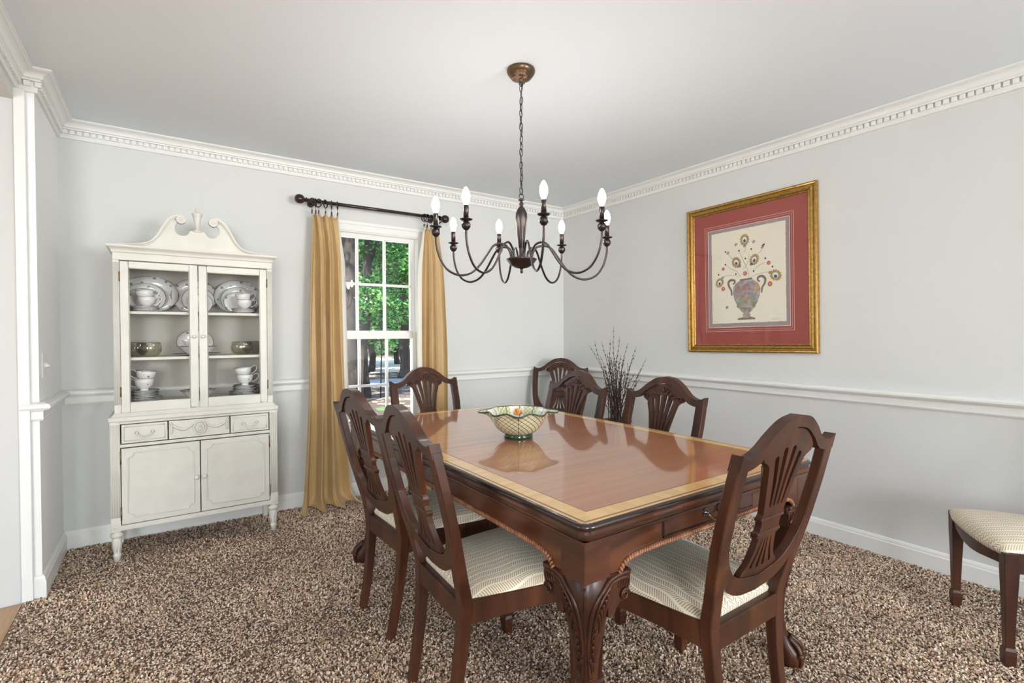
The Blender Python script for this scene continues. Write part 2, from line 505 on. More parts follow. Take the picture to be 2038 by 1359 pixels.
def quad_mesh(name, V, F, C):
    me = bpy.data.meshes.new(name)
    me.vertices.add(len(V)); me.vertices.foreach_set('co', V.astype(np.float32).ravel())
    k = F.shape[1]
    me.loops.add(F.size); me.loops.foreach_set('vertex_index', F.astype(np.int32).ravel())
    me.polygons.add(len(F)); me.polygons.foreach_set('loop_start', (np.arange(len(F)) * k).astype(np.int32))
    me.update(calc_edges=True)
    ca = me.color_attributes.new('Col', 'FLOAT_COLOR', 'POINT')
    ca.data.foreach_set('color', C.astype(np.float32).ravel())
    return me
M_pile = attr_mat('carpet_yarn', 0.95, 0.0, 0.2)
_pm = carpet_pile(); _pm.materials.append(M_pile)
PILE = bpy.data.objects.new('carpet_pile', _pm); COL.objects.link(PILE); PILE.parent = FLOOR; PILE['kind'] = 'stuff'

M_pil = mat('wall_paint_lit_stub', (0.86, 0.86, 0.85), 0.6)  # wall paint lightened to stand in for stronger light on the stub
# wood hall floor in planks
hall_floor = struct('floor_hall', MB().box(-7.0, XH, YR, YS - 0.02, -0.12, -0.022), M_plank)
_pl = None
for i in range(10):
    x1 = XH - 0.002 - i * 0.084
    if _pl is None:
        _pl = MB().box(-0.0825, 0, YR, YS - 0.02, -0.022, -0.006).build('plank', M_plank, hall_floor, bevel=0.001); _pl.location = (x1, 0, 0)
    else: share(_pl, 'plank', hall_floor, (x1, 0, 0))

# window opening in the back wall
WX0, WX1, WZ0, WZ1 = -2.285, -1.545, 0.425, 2.005
mb = MB()
mb.box(-7.0, WX0, 0, 0.14, -0.12, H + 0.1); mb.box(WX1, 0.12, 0, 0.14, -0.12, H + 0.1)
mb.box(WX0, WX1, 0, 0.14, -0.12, WZ0); mb.box(WX0, WX1, 0, 0.14, WZ1, H + 0.1)
struct('wall_back', mb, M_wall)
struct('wall_right', MB().box(0, 0.12, YR - 0.12, 0, -0.12, H + 0.1), M_wall)
mb = MB()
for x0, x1 in ((-7.1, -5.6), (-4.2, -1.55), (-0.15, 0.12)): mb.box(x0, x1, YR - 0.12, YR, -0.12, H + 0.1)
for x0, x1 in ((-5.6, -4.2), (-1.55, -0.15)): mb.box(x0, x1, YR - 0.12, YR, -0.12, 0.7); mb.box(x0, x1, YR - 0.12, YR, 2.2, H + 0.1)
struct('wall_rear', mb, M_wall)
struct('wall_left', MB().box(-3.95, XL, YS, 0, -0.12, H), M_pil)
struct('wall_left_header', MB().box(-3.95, XH, YR, YS, 2.295, H), M_wall)
struct('wall_hall', MB().box(-7.0, XH + 0.012, YS - 0.012, YS + 0.1, -0.12, 2.295), M_hall)
mb = MB().box(-7.12, -7.0, YR, -3.35, -0.12, 2.5).box(-7.12, -7.0, -1.85, 0.14, -0.12, 2.5).box(-7.12, -7.0, -3.35, -1.85, -0.12, 0.65).box(-7.12, -7.0, -3.35, -1.85, 2.15, 2.5)
struct('wall_hall_end', mb, M_hall)
struct('ceiling', MB().box(-3.95, 0.12, YR - 0.12, 0.14, H, H + 0.12), M_ceil)
struct('ceiling_hall', MB().box(-7.12, -3.95, YR - 0.12, 0.14, 2.295, H + 0.12), M_ceil)
struct('roof', MB().box(-7.4, 0.4, YR - 0.4, 0.45, H + 0.12, H + 0.2), M_ceil)
# corner bead of the cased opening
struct('trim_9', MB().box(XH - 0.002, XL - 0.028, YS - 0.03, YS, 0, 2.345), M_trim, bevel=0.002)

# crown moulding
CP = [(XH, YR), (XH, YS), (XL, YS), (XL, 0), (0, 0), (0, YR)]
crown = [(0, 2.342), (0.012, 2.342), (0.014, 2.346), (0.014, 2.389), (0.026, 2.391), (0.028, 2.398), (0.033, 2.400)]
for i in range(7):
    a = i / 6 * PI / 2
    crown.append((0.036 + 0.028 * (1 - math.cos(a)), 2.402 + 0.026 * math.sin(a)))
crown += [(0.067, 2.431), (0.072, 2.432), (0.072, 2.4405), (0, 2.4405)]
CROWN = struct('trim_1', MB().sweep(CP, crown), M_trim)
DEN = MB().box(-0.0112, 0.0112, -0.0145, 0, 0, 0.0225).build('dentil', M_trim, CROWN, bevel=0.0008)
DEN.location = (XL + 0.017, YS - 0.012, 2.3655)
def dentils(p0, p1, rot, n0=0):
    p0, p1 = Vector(p0), Vector(p1); L = (p1 - p0).length; n = int(L / 0.0312)
    for i in range(n):
        q = p0 + (p1 - p0) * ((i + 0.5) / n)
        share(DEN, 'dentil', CROWN, (q.x, q.y, 2.3655), (0, 0, rot))
dentils((XH + 0.012, YS - 0.9), (XH + 0.012, YS - 0.02), PI / 2)
dentils((XL - 0.045, YS - 0.012), (XL + 0.002, YS - 0.012), 0)
dentils((XL + 0.012, YS + 0.004), (XL + 0.012, -0.02), PI / 2)
dentils((XL + 0.02, -0.012), (-0.02, -0.012), 0)
dentils((-0.012, -0.02), (-0.012, -3.42), -PI / 2)

# chair rail and baseboard
rail = [(0, 0.826), (0.012, 0.826), (0.017, 0.834), (0.015, 0.838), (0.015, 0.868), (0.022, 0.879), (0.038, 0.8795), (0.044, 0.888), (0.044, 0.897), (0.038, 0.905), (0.022, 0.911), (0, 0.913)]
struct('trim_2', MB().sweep([(XH + 0.004, YS), (XL, YS), (XL, 0), (WX0 - 0.075, 0)], rail), M_trim)
struct('trim_3', MB().sweep([(WX1 + 0.075, 0), (0, 0), (0, YR)], rail), M_trim)
base = [(0, -0.006), (0.016, -0.006), (0.016, 0.076), (0.012, 0.082), (0.012, 0.088), (0.008, 0.098), (0.004, 0.102), (0, 0.102)]
struct('baseboard_back', MB().sweep([(XH + 0.004, YS), (XL, YS), (XL, 0), (0, 0)], base), M_trim)
struct('baseboard_right', MB().sweep([(0, 0), (0, YR)], base), M_trim)

# ------------------------------------------------------------------ window
win = tag(empty('window_1', ((WX0 + WX1) / 2, 0, WZ0)), 'white double-hung window with divided panes between gold curtains', None, None, 'structure')
WC = (WX0 + WX1) / 2
def wpart(name, mb, m=M_trim, parent=win, **kw):
    kw.setdefault('bevel', 0.0015)
    return mb.build(name, m, parent, M=Matrix.Translation((-WC, 0, -WZ0)), **kw)
hw = (WX1 - WX0) / 2
# jamb lining
wpart('jamb', MB().box(WX0, WX0 + 0.012, -0.002, 0.14, WZ0, WZ1)); wpart('jamb', MB().box(WX1 - 0.012, WX1, -0.002, 0.14, WZ0, WZ1))
wpart('head_jamb', MB().box(WX0, WX1, -0.002, 0.14, WZ1 - 0.012, WZ1))
# casing with a stepped moulding
for sgn, xe in ((-1, WX0), (1, WX1)):
    x = [xe - 0.004 * sgn, xe + 0.03 * sgn, xe + 0.066 * sgn]
    cp = wpart('casing', MB().box(min(x[0], x[2]), max(x[0], x[2]), -0.014, 0, WZ0 - 0.01, WZ1 + 0.066))
    wpart('back_band', MB().box(min(x[1], x[2]) + 0.012, max(x[1], x[2]), -0.021, -0.013, WZ0 - 0.01, WZ1 + 0.066), parent=cp)
cp = wpart('head_casing', MB().box(WX0 - 0.066, WX1 + 0.066, -0.0145, 0, WZ1 - 0.004, WZ1 + 0.066))
wpart('back_band', MB().box(WX0 - 0.066, WX1 + 0.066, -0.0215, -0.013, WZ1 + 0.042, WZ1 + 0.066), parent=cp)
wpart('sill', MB().box(WX0 - 0.09, WX1 + 0.09, -0.045, 0.02, WZ0 - 0.022, WZ0))
wpart('apron', MB().box(WX0 - 0.066, WX1 + 0.066, -0.014, 0, WZ0 - 0.085, WZ0 - 0.022))
MU = [-2.0225, -1.8055]
def sash(name, y, z0, z1, zm, rb, rt):
    s = MB()
    gx0, gx1 = -2.240, -1.592
    s.box(WX0 + 0.012, gx0, y - 0.018, y + 0.018, z0 - rb, z1 + rt)
    s.box(gx1, WX1 - 0.012, y - 0.018, y + 0.018, z0 - rb, z1 + rt)
    s.box(gx0, gx1, y - 0.018, y + 0.018, z0 - rb, z0); s.box(gx0, gx1, y - 0.018, y + 0.018, z1, z1 + rt)
    o = wpart(name, s)
    m = 0.0095
    xs = [gx0] + MU + [gx1]
    for x in MU: wpart('muntin', MB().box(x - m, x + m, y - 0.014, y + 0.014, z0, z1), parent=o, bevel=0.003)
    wpart('muntin', MB().box(gx0, gx1, y - 0.0135, y + 0.0135, zm - m, zm + m), parent=o, bevel=0.003)
    for i in range(3):
        for (a, b) in ((z0, zm - m), (zm + m, z1)):
            x0 = xs[i] + (m if i else 0); x1 = xs[i + 1] - (m if i < 2 else 0)
            wpart('pane', MB().add([(x0, y, a), (x1, y, a), (x1, y, b), (x0, y, b)], [(0, 1, 2, 3)]), M_glass, o, bevel=0, fixn=False)
    return o
us = sash('upper_sash', 0.058, 1.252, 1.962, 1.611, 0.03, 0.031)
ls = sash('lower_sash', 0.020, 0.470, 1.188, 0.828, 0.045, 0.052)
wpart('sash_lock', MB().box(-1.945, -1.885, -0.004, 0.03, 1.24, 1.252).lathe([(0.012, 0), (0.012, 0.008), (0.002, 0.012)], 12, (-1.915, 0.012, 1.25)), M_trim, ls)
# light switch
sw = tag(empty('switch_plate', (XL, -0.515, 1.08)), 'white two-gang wall switch plate on the stub wall above the rail', 'switch')
MB().box(0, 0.006, -0.058, 0.058, -0.06, 0.06).build('plate', M_plastic, sw, bevel=0.002)
for y in (-0.024, 0.024):
    t = MB().box(0.006, 0.010, -0.006 + y, 0.006 + y, -0.013, 0.013).build('toggle_bezel', M_plastic, sw, bevel=0.001)
    MB().add([(0.009, y - 0.004, -0.004), (0.009, y + 0.004, -0.004), (0.009, y + 0.004, 0.007), (0.009, y - 0.004, 0.007), (0.02, y - 0.003, -0.009), (0.02, y + 0.003, -0.009), (0.021, y + 0.003, -0.003), (0.021, y - 0.003, -0.003)],
             [(0, 1, 2, 3), (4, 5, 6, 7), (0, 1, 5, 4), (1, 2, 6, 5), (2, 3, 7, 6), (3, 0, 4, 7)]).build('toggle', M_plastic, t)

# ------------------------------------------------------------------ garden seen through the window
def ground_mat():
    m, nt, b = nmat('leaf_litter_sun_dapple'); g = G(nt)
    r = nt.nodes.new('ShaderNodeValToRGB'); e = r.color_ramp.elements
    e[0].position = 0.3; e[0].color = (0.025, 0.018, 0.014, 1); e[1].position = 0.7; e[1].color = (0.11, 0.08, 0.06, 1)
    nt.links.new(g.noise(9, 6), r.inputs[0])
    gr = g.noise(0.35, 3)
    pt = g.m('GREATER_THAN', g.noise(1.6, 4), 0.56)  # pale patches paint dappled sun over litter darkened for tree shade
    dappled_litter = g.mix(g.m('MULTIPLY', pt, 0.8), r.outputs[0], (0.34, 0.25, 0.18))
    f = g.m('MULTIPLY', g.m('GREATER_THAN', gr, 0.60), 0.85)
    nt.links.new(g.mix(f, dappled_litter, (0.075, 0.17, 0.035)), b.inputs['Base Color'])
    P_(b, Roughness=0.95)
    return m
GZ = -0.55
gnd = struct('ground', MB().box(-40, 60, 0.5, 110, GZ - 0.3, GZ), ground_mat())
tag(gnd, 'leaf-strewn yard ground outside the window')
drv = struct('driveway', MB().prism([[(-40, 12.2), (60, 13.6), (60, 16.2), (-40, 14.8)]], lambda u, v, t: (u, v, GZ + 0.02 * t)), mat('driveway_asphalt', (0.27, 0.28, 0.31), 0.9, var=0.15, vscale=2))
tag(drv, 'grey driveway crossing the yard outside')
pth = struct('path', MB().prism([[(4.6, 19), (7.2, 19), (11.0, 33), (9.0, 33)]], lambda u, v, t: (u, v, GZ + 0.02 * t)), mat('gravel_path', (0.62, 0.57, 0.50), 0.95, var=0.12, vscale=2))
tag(pth, 'pale gravel path running back between the trees')
M_leaf = attr_mat('tree_leaves', 0.5, 0.45)
def leaves(name, blobs, n, size, parent, hue):
    blobs = np.array(blobs, float)
    wts = (blobs[:, 3] * blobs[:, 4]); wts /= wts.sum()
    bi = RNG.choice(len(blobs), n, p=wts)
    d = RNG.normal(size=(n, 3)); d /= np.linalg.norm(d, axis=1)[:, None]
    rad = RNG.uniform(0.25, 1.0, n) ** 0.5
    B = blobs[bi]
    c = B[:, :3] + d * rad[:, None] * np.stack([B[:, 3], B[:, 3], B[:, 4]], 1)
    u = RNG.normal(size=(n, 3)); u[:, 2] *= 0.5; u /= np.linalg.norm(u, axis=1)[:, None]
    w = RNG.normal(size=(n, 3)); w -= (w * u).sum(1)[:, None] * u; w /= np.linalg.norm(w, axis=1)[:, None]
    s = RNG.uniform(0.6, 1.3, n) * size
    V = np.stack([c - u * s[:, None], c + w * s[:, None] * 0.55, c + u * s[:, None], c - w * s[:, None] * 0.55], 1).reshape(-1, 3)
    F = (np.arange(n) * 4)[:, None] + np.array([[0, 1, 2, 3]])
    base = np.array(hue) * RNG.choice([0.25, 0.5, 0.9, 1.5, 2.4], (n, 1)) * RNG.uniform(0.8, 1.2, (n, 1)) * np.array([1, 1, 1]) + RNG.uniform(-0.015, 0.03, (n, 3)) * np.array([1, 0.4, 0.3])
    pale = RNG.random(n) < 0.09; base[pale] = np.array([0.50, 0.60, 0.30]) * RNG.uniform(0.8, 1.3, (pale.sum(), 1))
    cool = RNG.random(n) < 0.25; base[cool] = base[cool] * np.array([0.75, 0.9, 1.5])
    C = np.ones((n, 4, 4)); C[:, :, :3] = np.clip(base, 0.005, 1)[:, None, :]
    me = quad_mesh(name, V, F, C.reshape(-1, 4)); me.materials.append(M_leaf)
    o = bpy.data.objects.new(name, me); COL.objects.link(o); o.parent = parent; o['kind'] = 'stuff'
    return o
def tree(label, x, y, r, h, forks, blobs, nl, size, hue, lean=(0, 0)):
    t = thing('tree', label, 'tree', (x, y, GZ), 0, 'trees in the yard')
    k = 10
    pts = [(lean[0] * (i / k) ** 1.5 + 0.06 * math.sin(i * 1.7 + x), lean[1] * (i / k) ** 1.5, -0.15 + h * i / k) for i in range(k + 1)]
    MB().tube(pts, [r * (1.35 if i == 0 else 1.0 - 0.35 * i / k) for i in range(k + 1)], 12).build('trunk', M_bark, t)
    for (z0, dx, dy, dz, rr) in forks:
        i = min(k, int(z0 / h * k)); p = Vector(pts[i])
        q = [p + Vector((dx, dy, dz)) * s + Vector((0, 0, 0.25 * dz * math.sin(s * PI))) * 0.3 for s in (0, 0.25, 0.5, 0.75, 1)]
        MB().tube(q, [rr, rr * .9, rr * .75, rr * .55, rr * .3], 8).build('branch', M_bark, t)
    if nl: leaves('crown', [(b[0] - x, b[1] - y, b[2] - GZ, b[3], b[4]) for b in blobs], nl, size, t, hue)
    return t
def rnd_blobs(x, y, z0, z1, sp, n, r):
    return [(x + random.uniform(-sp, sp), y + random.uniform(-sp, sp), random.uniform(z0, z1), random.uniform(0.6, 1.2) * r, random.uniform(0.5, 0.9) * r) for _ in range(n)]
x, y = 0.69, 9.24
tree('thick dark tree trunk at the left edge of the window view', x, y, 0.25, 9.5, [(5.5, 1.5, 0.5, 2.0, 0.1)], rnd_blobs(x, y + 1, 5.5, 9, 2.5, 8, 1.6), 5000, 0.14, (0.07, 0.20, 0.04))
x, y = 1.37, 10.23
tree('slim dark tree leaning just right of the thick trunk', x, y, 0.15, 7.5, [(4.2, 0.9, 0.4, 1.8, 0.07)], rnd_blobs(x + .5, y + 1, 4.4, 7.5, 2.0, 8, 1.3), 5000, 0.13, (0.08, 0.24, 0.05), (0.5, 0.1))
x, y = 4.82, 15.5
tree('grey forked tree in the right half of the window view', x, y, 0.24, 4.2, [(3.6, -1.0, 0.1, 2.6, 0.15), (3.6, 0.1, -0.1, 3.0, 0.13), (3.6, 1.1, 0.2, 2.6, 0.14)], rnd_blobs(x, y + 1.5, 4.8, 8.5, 3.0, 12, 1.5), 9000, 0.13, (0.06, 0.20, 0.05))
for i, (x, y, z0, z1, sp, nb, rr, nl, hue, lab) in enumerate([
        (4.91, 19.69, 1.4, 8, 2.6, 20, 1.2, 8000, (0.09, 0.27, 0.05), 'broad leafy tree filling the middle panes of the window'),
        (5.05, 23.24, 1.2, 9, 3.0, 20, 1.3, 8000, (0.07, 0.23, 0.07), 'dense leafy tree behind the thick trunk on the left'),
        (8.18, 24.73, 0.9, 9, 3.4, 20, 1.4, 8500, (0.16, 0.34, 0.05), 'sunlit yellow-green tree behind the forked tree'),
        (7.93, 20.04, 1.2, 9, 3.0, 18, 1.5, 9000, (0.06, 0.22, 0.06), 'dark green tree hidden mostly by the right curtain'),
        (3.47, 23.11, 1.2, 9, 3.0, 18, 1.5, 9000, (0.08, 0.25, 0.05), 'leafy tree standing behind the left curtain side'),
        (12.62, 38.67, 0.2, 12, 6.5, 26, 2.2, 8000, (0.10, 0.28, 0.07), 'far bank of pale green woodland behind the path'),
        (10.53, 42.54, 0.2, 12, 7.0, 24, 2.2, 7000, (0.07, 0.22, 0.06), 'far shaded woodland tree on the left of the path'),
        (16.16, 38.66, 0.2, 12, 7.0, 24, 2.2, 7000, (0.12, 0.30, 0.06), 'far woodland tree right of the gravel path')]):
    tree(lab, x, y, 0.16, 4.5, [], rnd_blobs(x, y, z0, z1, sp, nb, rr), nl, 0.11 if y < 30 else 0.20, hue)

# low boughs hanging over the yard in front of the trunks
def bough(label, x, y, z, blobs, nl, size, hue):
    t = thing('sapling', label, 'sapling', (x, y, GZ), 0, 'young trees in the yard')
    MB().tube([(0, 0, -0.1), (0.05, 0.02, (z - GZ) * 0.5), (0.0, 0.05, z - GZ + 1.5)], [0.022, 0.018, 0.008], 8).build('trunk', M_bark, t)
    leaves('crown', [(b[0] - x, b[1] - y, b[2] - GZ, b[3], b[4]) for b in blobs], nl, size, t, hue)
bough('leafy sapling in front of the slim dark tree', 1.75, 9.9, 2.8, [(1.6 + random.uniform(-0.35, 1.1), 10 + random.uniform(-.7, .7), random.uniform(1.7, 4.6), random.uniform(.35, .7), random.uniform(.3, .5)) for _ in range(16)], 9000, 0.055, (0.10, 0.30, 0.06))
bough('leafy sapling standing in front of the forked tree', 3.6, 12.4, 3.0, [(3.2 + random.uniform(-0.9, 0.7), 12.5 + random.uniform(-.8, .8), random.uniform(1.6, 5.2), random.uniform(.35, .75), random.uniform(.3, .5)) for _ in range(16)], 8500, 0.06, (0.09, 0.27, 0.06))
# ================================================================== DINING TABLE
TX0, TX1, TY0, TY1, TZ = -2.437, -1.297, -2.935, -1.060, 0.760
TC = ((TX0 + TX1) / 2, (TY0 + TY1) / 2)
table = thing('dining_table', 'large carved mahogany dining table with satinwood banded top', 'table', (TC[0], TC[1], -0.004))
hx, hy = (TX1 - TX0) / 2, (TY1 - TY0) / 2
tz = TZ + 0.004
ed, bw = 0.012, 0.066                     # plain edge, band width
fx, fy = hx - ed - bw, hy - ed - bw
gap = 0.0011
for s in (-1, 1):
    y0, y1 = (gap, fy) if s > 0 else (-fy, -gap)
    MB().box(-fx, fx, y0, y1, tz - 0.02, tz).build('top_panel', M_field, table)
    # side bands, one per half on each long side
    for sx in (-1, 1):
        ox, ix = sx * (hx - ed), sx * fx
        rc = 0.026; arc = [(sx * (hx - ed - rc + rc * math.cos(math.radians(a_))), s * (hy - ed - rc + rc * math.sin(math.radians(a_)))) for a_ in (0, 15, 30, 45)]
        poly = [(ix, s * gap), (ox, s * gap)] + arc + [(ix, s * fy)]
        MB().prism([poly], lambda u, v, t: (u, v, tz - 0.018 * (1 - t))).build('banding', M_band2, table)
    yo, yi = s * (hy - ed), s * fy
    arc = [(hx - ed - rc + rc * math.cos(math.radians(a_)), s * (hy - ed - rc + rc * math.sin(math.radians(a_)))) for a_ in (45, 60, 75, 90)]
    MB().prism([[(-fx, yi), (fx, yi)] + arc + [(-q[0], q[1]) for q in reversed(arc)]], lambda u, v, t: (u, v, tz - 0.018 * (1 - t))).build('banding', M_band, table)
    # dark stringing lines along the band
    for off, w in ((0.0, 0.0012), (0.052, 0.0010), (0.0555, 0.0010)):
        a, b = fx + off, fy + off
        MB().box(-a, a, s * b - w, s * b + w, tz - 0.002, tz + 0.0003).build('stringing', M_line, table)
        MB().box(s * a - w, s * a + w, -b, b, tz - 0.002, tz + 0.0003).build('stringing', M_line, table)
# moulded edge with rounded corners
def rrect(ax, ay, r, n=6):
    out = []
    for cx, cy, a0 in ((ax - r, ay - r, 0), (-(ax - r), ay - r, 90), (-(ax - r), -(ay - r), 180), (ax - r, -(ay - r), 270)):
        for k in range(n + 1):
            a = math.radians(a0 + 90 * k / n); out.append((cx + r * math.cos(a), cy + r * math.sin(a)))
    return out
ep = rrect(hx - ed, hy - ed, 0.026)
prof = [(-0.006, tz - 0.019), (-0.006, tz - 0.001), (0.0, tz - 0.0002), (0.005, tz - 0.001), (0.009, tz - 0.0035), (0.0115, tz - 0.008), (0.0115, tz - 0.012), (0.009, tz - 0.016), (0.005, tz - 0.018)]
MB().sweep(ep, prof, closed=True, side=1, smooth=True).build('edge_moulding', M_edge, table)
prof = [(-0.012, tz - 0.018), (0.004, tz - 0.018), (0.0065, tz - 0.021), (0.007, tz - 0.028), (0.0065, tz - 0.034), (0.003, tz - 0.042), (-0.002, tz - 0.047), (-0.012, tz - 0.047)]
MB().sweep(ep, prof, closed=True, side=1).build('lower_moulding', M_mah_h, table)
MB().box(-(hx - 0.03), hx - 0.03, -(hy - 0.03), hy - 0.03, tz - 0.045, tz - 0.02).build('sub_top', M_edge, table)
# aprons with shaped lower edge
AX, AY = hx - 0.014, hy - 0.014
def apron_outline(L):
    """(s, z) lower edge from the leg block inwards"""
    e = [(L, 0.618), (L - 0.118, 0.618), (L - 0.128, 0.632), (L - 0.148, 0.645), (L - 0.19, 0.652), (L - 0.26, 0.655)]
    e = cr(e[1:], 4)
    return e
def apron(L, D, rz, lab=None):
    low = apron_outline(L)
    left = [(-p[0], p[1]) for p in low]
    poly = [(-L, tz - 0.046), (-L, 0.622)] + left + list(reversed(low)) + [(L, 0.622), (L, tz - 0.046)]
    Mz = Matrix.Rotation(rz, 4, 'Z')
    o = MB().prism([poly], lambda u, v, t: (u, -D + 0.03 * t, v)).build('apron', M_mah_h, table, M=Mz)
    # cock bead under the moulding
    MB().box(-L, L, -D - 0.004, -D + 0.005, tz - 0.054, tz - 0.046).build('bead', M_mah_h, o, bevel=0.0015, M=Mz)
    # gadroon rope
    mb = MB(); pts = list(left) + list(reversed(low))
    P = [Vector((p[0], p[1])) for p in pts]; acc = 0; step = 0.0095
    for i in range(len(P) - 1):
        seg = (P[i + 1] - P[i]); l = seg.length
        while acc < l:
            q = P[i] + seg * (acc / l); d = seg.normalized(); a = math.atan2(d.y, d.x)
            R_ = Matrix.Rotation(-a, 4, 'Y') @ Matrix.Rotation(0.55 * (-1 if q.x > 0 else 1), 4, 'Y')
            mb.ball((q.x, -D - 0.002, q.y - 0.003), 0.008, 6, 4, 0.52, 1.0, 1.15, R_)
            acc += step
        acc -= l
    g = mb.build('gadroon', M_rope, table, M=Mz); g['kind'] = 'stuff'
    return o
apron(AX, AY, 0); apron(AX, AY, PI); apron(AY, AX, -PI / 2); apron(AY, AX, PI / 2)
# drawers in both ends
for rz in (0, PI):
    Mz = Matrix.Rotation(rz, 4, 'Z'); dc = -0.045 if rz == 0 else 0
    d = MB().box(dc - 0.216, dc + 0.216, -AY - 0.0045, -AY + 0.01, 0.671, 0.7145).build('drawer', M_mah_h, table, bevel=0.0015, M=Mz)
    for b in ((dc - 0.222, dc - 0.218, 0.665, 0.7145), (dc + 0.218, dc + 0.222, 0.665, 0.7145), (dc - 0.222, dc + 0.222, 0.664, 0.668)):
        MB().box(b[0], b[1], -AY - 0.003, -AY + 0.01, b[2], b[3]).build('drawer_bead', M_edge, d, M=Mz)
    for hxp in (dc - 0.035, dc + 0.035):
        mb = MB(); Rx = Matrix.Rotation(PI / 2, 4, 'X')
        mb.lathe([(0.013, 0), (0.013, 0.002), (0.009, 0.005), (0.005, 0.012), (0.0, 0.013)], 14, (hxp, -AY - 0.0045, 0.699), M=Rx)
        for k in range(8):
            a = k * PI / 4; mb.ball((hxp + 0.0105 * math.cos(a), -AY - 0.007, 0.699 + 0.0105 * math.sin(a)), 0.0036, 6, 4)
        mb.build('rosette', M_edge, d, M=Mz)
    arc = [(dc - 0.035 + 0.07 * k / 10, -AY - 0.016 - 0.006 * math.sin(PI * k / 10), 0.698 - 0.024 * math.sin(PI * k / 10) ** 0.7) for k in range(11)]
    MB().tube(arc, [0.0022 + 0.001 * math.sin(PI * k / 10) for k in range(11)], 8).build('bail_handle', M_brass, d, M=Mz)
# cabriole legs with carved knees and claw feet
LEG = [(0.0, 0.016, 0.030), (0.012, 0.020, 0.040), (0.035, 0.020, 0.044), (0.058, 0.012, 0.040), (0.085, -0.004, 0.031), (0.12, -0.018, 0.0245), (0.18, -0.026, 0.0225), (0.26, -0.024, 0.025), (0.34, -0.016, 0.029), (0.40, -0.008, 0.034), (0.46, 0.000, 0.041), (0.51, 0.007, 0.050), (0.555, 0.011, 0.058), (0.590, 0.009, 0.0605), (0.612, 0.003, 0.0565), (0.64, 0.0, 0.050)]
def leg_local(z):
    return lerp_tab(LEG, z)
INS = 0.072
def make_leg(cx, cy, first=None):
    """leg built for the corner at (-,-): outward direction (-1,-1)"""
    mb = MB(); rings = []
    zs = sorted(set([p[0] for p in LEG] + [0.15, 0.22, 0.30, 0.37, 0.43, 0.485, 0.535]))
    for z in zs:
        off, r = leg_local(z)
        c = -off * 0.7071
        ring = []
        for k in range(20):
            a = 2 * PI * k / 20
            ca, sa = math.cos(a), math.sin(a)
            e = 0.72 if z > 0.45 else 0.85
            ring.append((c + r * math.copysign(abs(ca) ** e, ca), c + r * math.copysign(abs(sa) ** e, sa), z))
        rings.append(ring)
    mb.loft(rings)
    leg = mb.build('leg', M_mah, table)
    # side brackets (scrolled ears)
    for ax in (0, 1):
        poly = cr([(0.040, 0.617), (0.100, 0.617), (0.100, 0.600), (0.092, 0.582), (0.094, 0.560), (0.083, 0.541), (0.066, 0.540), (0.052, 0.530), (0.042, 0.512)], 3) + [(0.02, 0.512), (0.02, 0.617)]
        mp = (lambda u, v, t: (u, -0.060 + 0.040 * t, v)) if ax == 0 else (lambda u, v, t: (-0.060 + 0.040 * t, u, v))
        MB().prism([poly], mp).build('knee_bracket', M_mah, leg, bevel=0.004, seg=2)
    MB().box(-INS + 0.0125, 0.03, -INS + 0.0125, 0.03, 0.612, tz - 0.046).build('corner_block', M_mah_h, leg, bevel=0.002)
    # acanthus carving on both outer faces
    cv = MB()
    def surf(n, z, ax, lift):
        """point on a knee face: n=-1 corner ridge, +1 inner edge, >1 on the bracket"""
        off, r = leg_local(z); c = -off * 0.7071; e = 0.72 if z > 0.45 else 0.85
        s = c + 0.80 * r * n if n <= 1.1 else c + 0.88 * r + (n - 1.1) * 0.052
        ca = min(1.0, abs((s - c) / r)); ca = ca ** (1 / e)
        d = c - r * math.sqrt(max(0.0, 1 - ca * ca)) ** e
        if z > 0.535 and n > 0.6: d = min(d, -0.060)
        d -= lift
        return (s, d, z) if ax == 0 else (d, s, z)
    def strand(pts, r0, r1=0.0012, lift=0.0008):
        pts = cr(pts, 5)
        for ax in (0, 1):
            q = [surf(n_, z_, ax, lift) for n_, z_ in pts]
            k = len(q)
            cv.tube(q, [r0 + (r1 - r0) * (i / (k - 1)) for i in range(k)], 6)
    strand([(2.0, 0.610), (1.4, 0.612), (0.6, 0.604), (-0.1, 0.584), (-0.55, 0.552), (-0.74, 0.505), (-0.78, 0.45), (-0.74, 0.39), (-0.62, 0.335)], 0.0072, 0.0028)
    strand([(1.95, 0.599), (1.3, 0.601), (0.6, 0.592), (0.05, 0.570), (-0.28, 0.540), (-0.44, 0.50), (-0.52, 0.445)], 0.0064, 0.0024)
    strand([(-0.98, 0.600), (-0.99, 0.54), (-0.99, 0.47), (-0.98, 0.40), (-0.98, 0.32)], 0.0030, 0.0015)
    for k in range(6):
        strand([(0.55 - 0.17 * k, 0.590 - 0.011 * k), (0.62 - 0.12 * k, 0.566 - 0.012 * k), (0.52 - 0.08 * k, 0.540 - 0.014 * k)], 0.0062, 0.0012)
    for k in range(5):
        strand([(-0.46, 0.500 - 0.020 * k), (-0.18, 0.478 - 0.021 * k), (-0.05 + 0.03 * k, 0.450 - 0.021 * k)], 0.0058, 0.0012)
        strand([(1.25 + 0.16 * k, 0.611), (1.34 + 0.17 * k, 0.596 - 0.003 * k), (1.26 + 0.17 * k, 0.578 - 0.004 * k)], 0.0052, 0.0012)
    for k in range(4):
        strand([(-0.70, 0.400 - 0.004 * k), (-0.45 + 0.12 * k, 0.382), (-0.30 + 0.2 * k, 0.352 + 0.006 * k)], 0.0048, 0.0012)
        strand([(-0.60, 0.338), (-0.45 + 0.14 * k, 0.318), (-0.35 + 0.2 * k, 0.290 + 0.006 * k)], 0.0030, 0.0010)
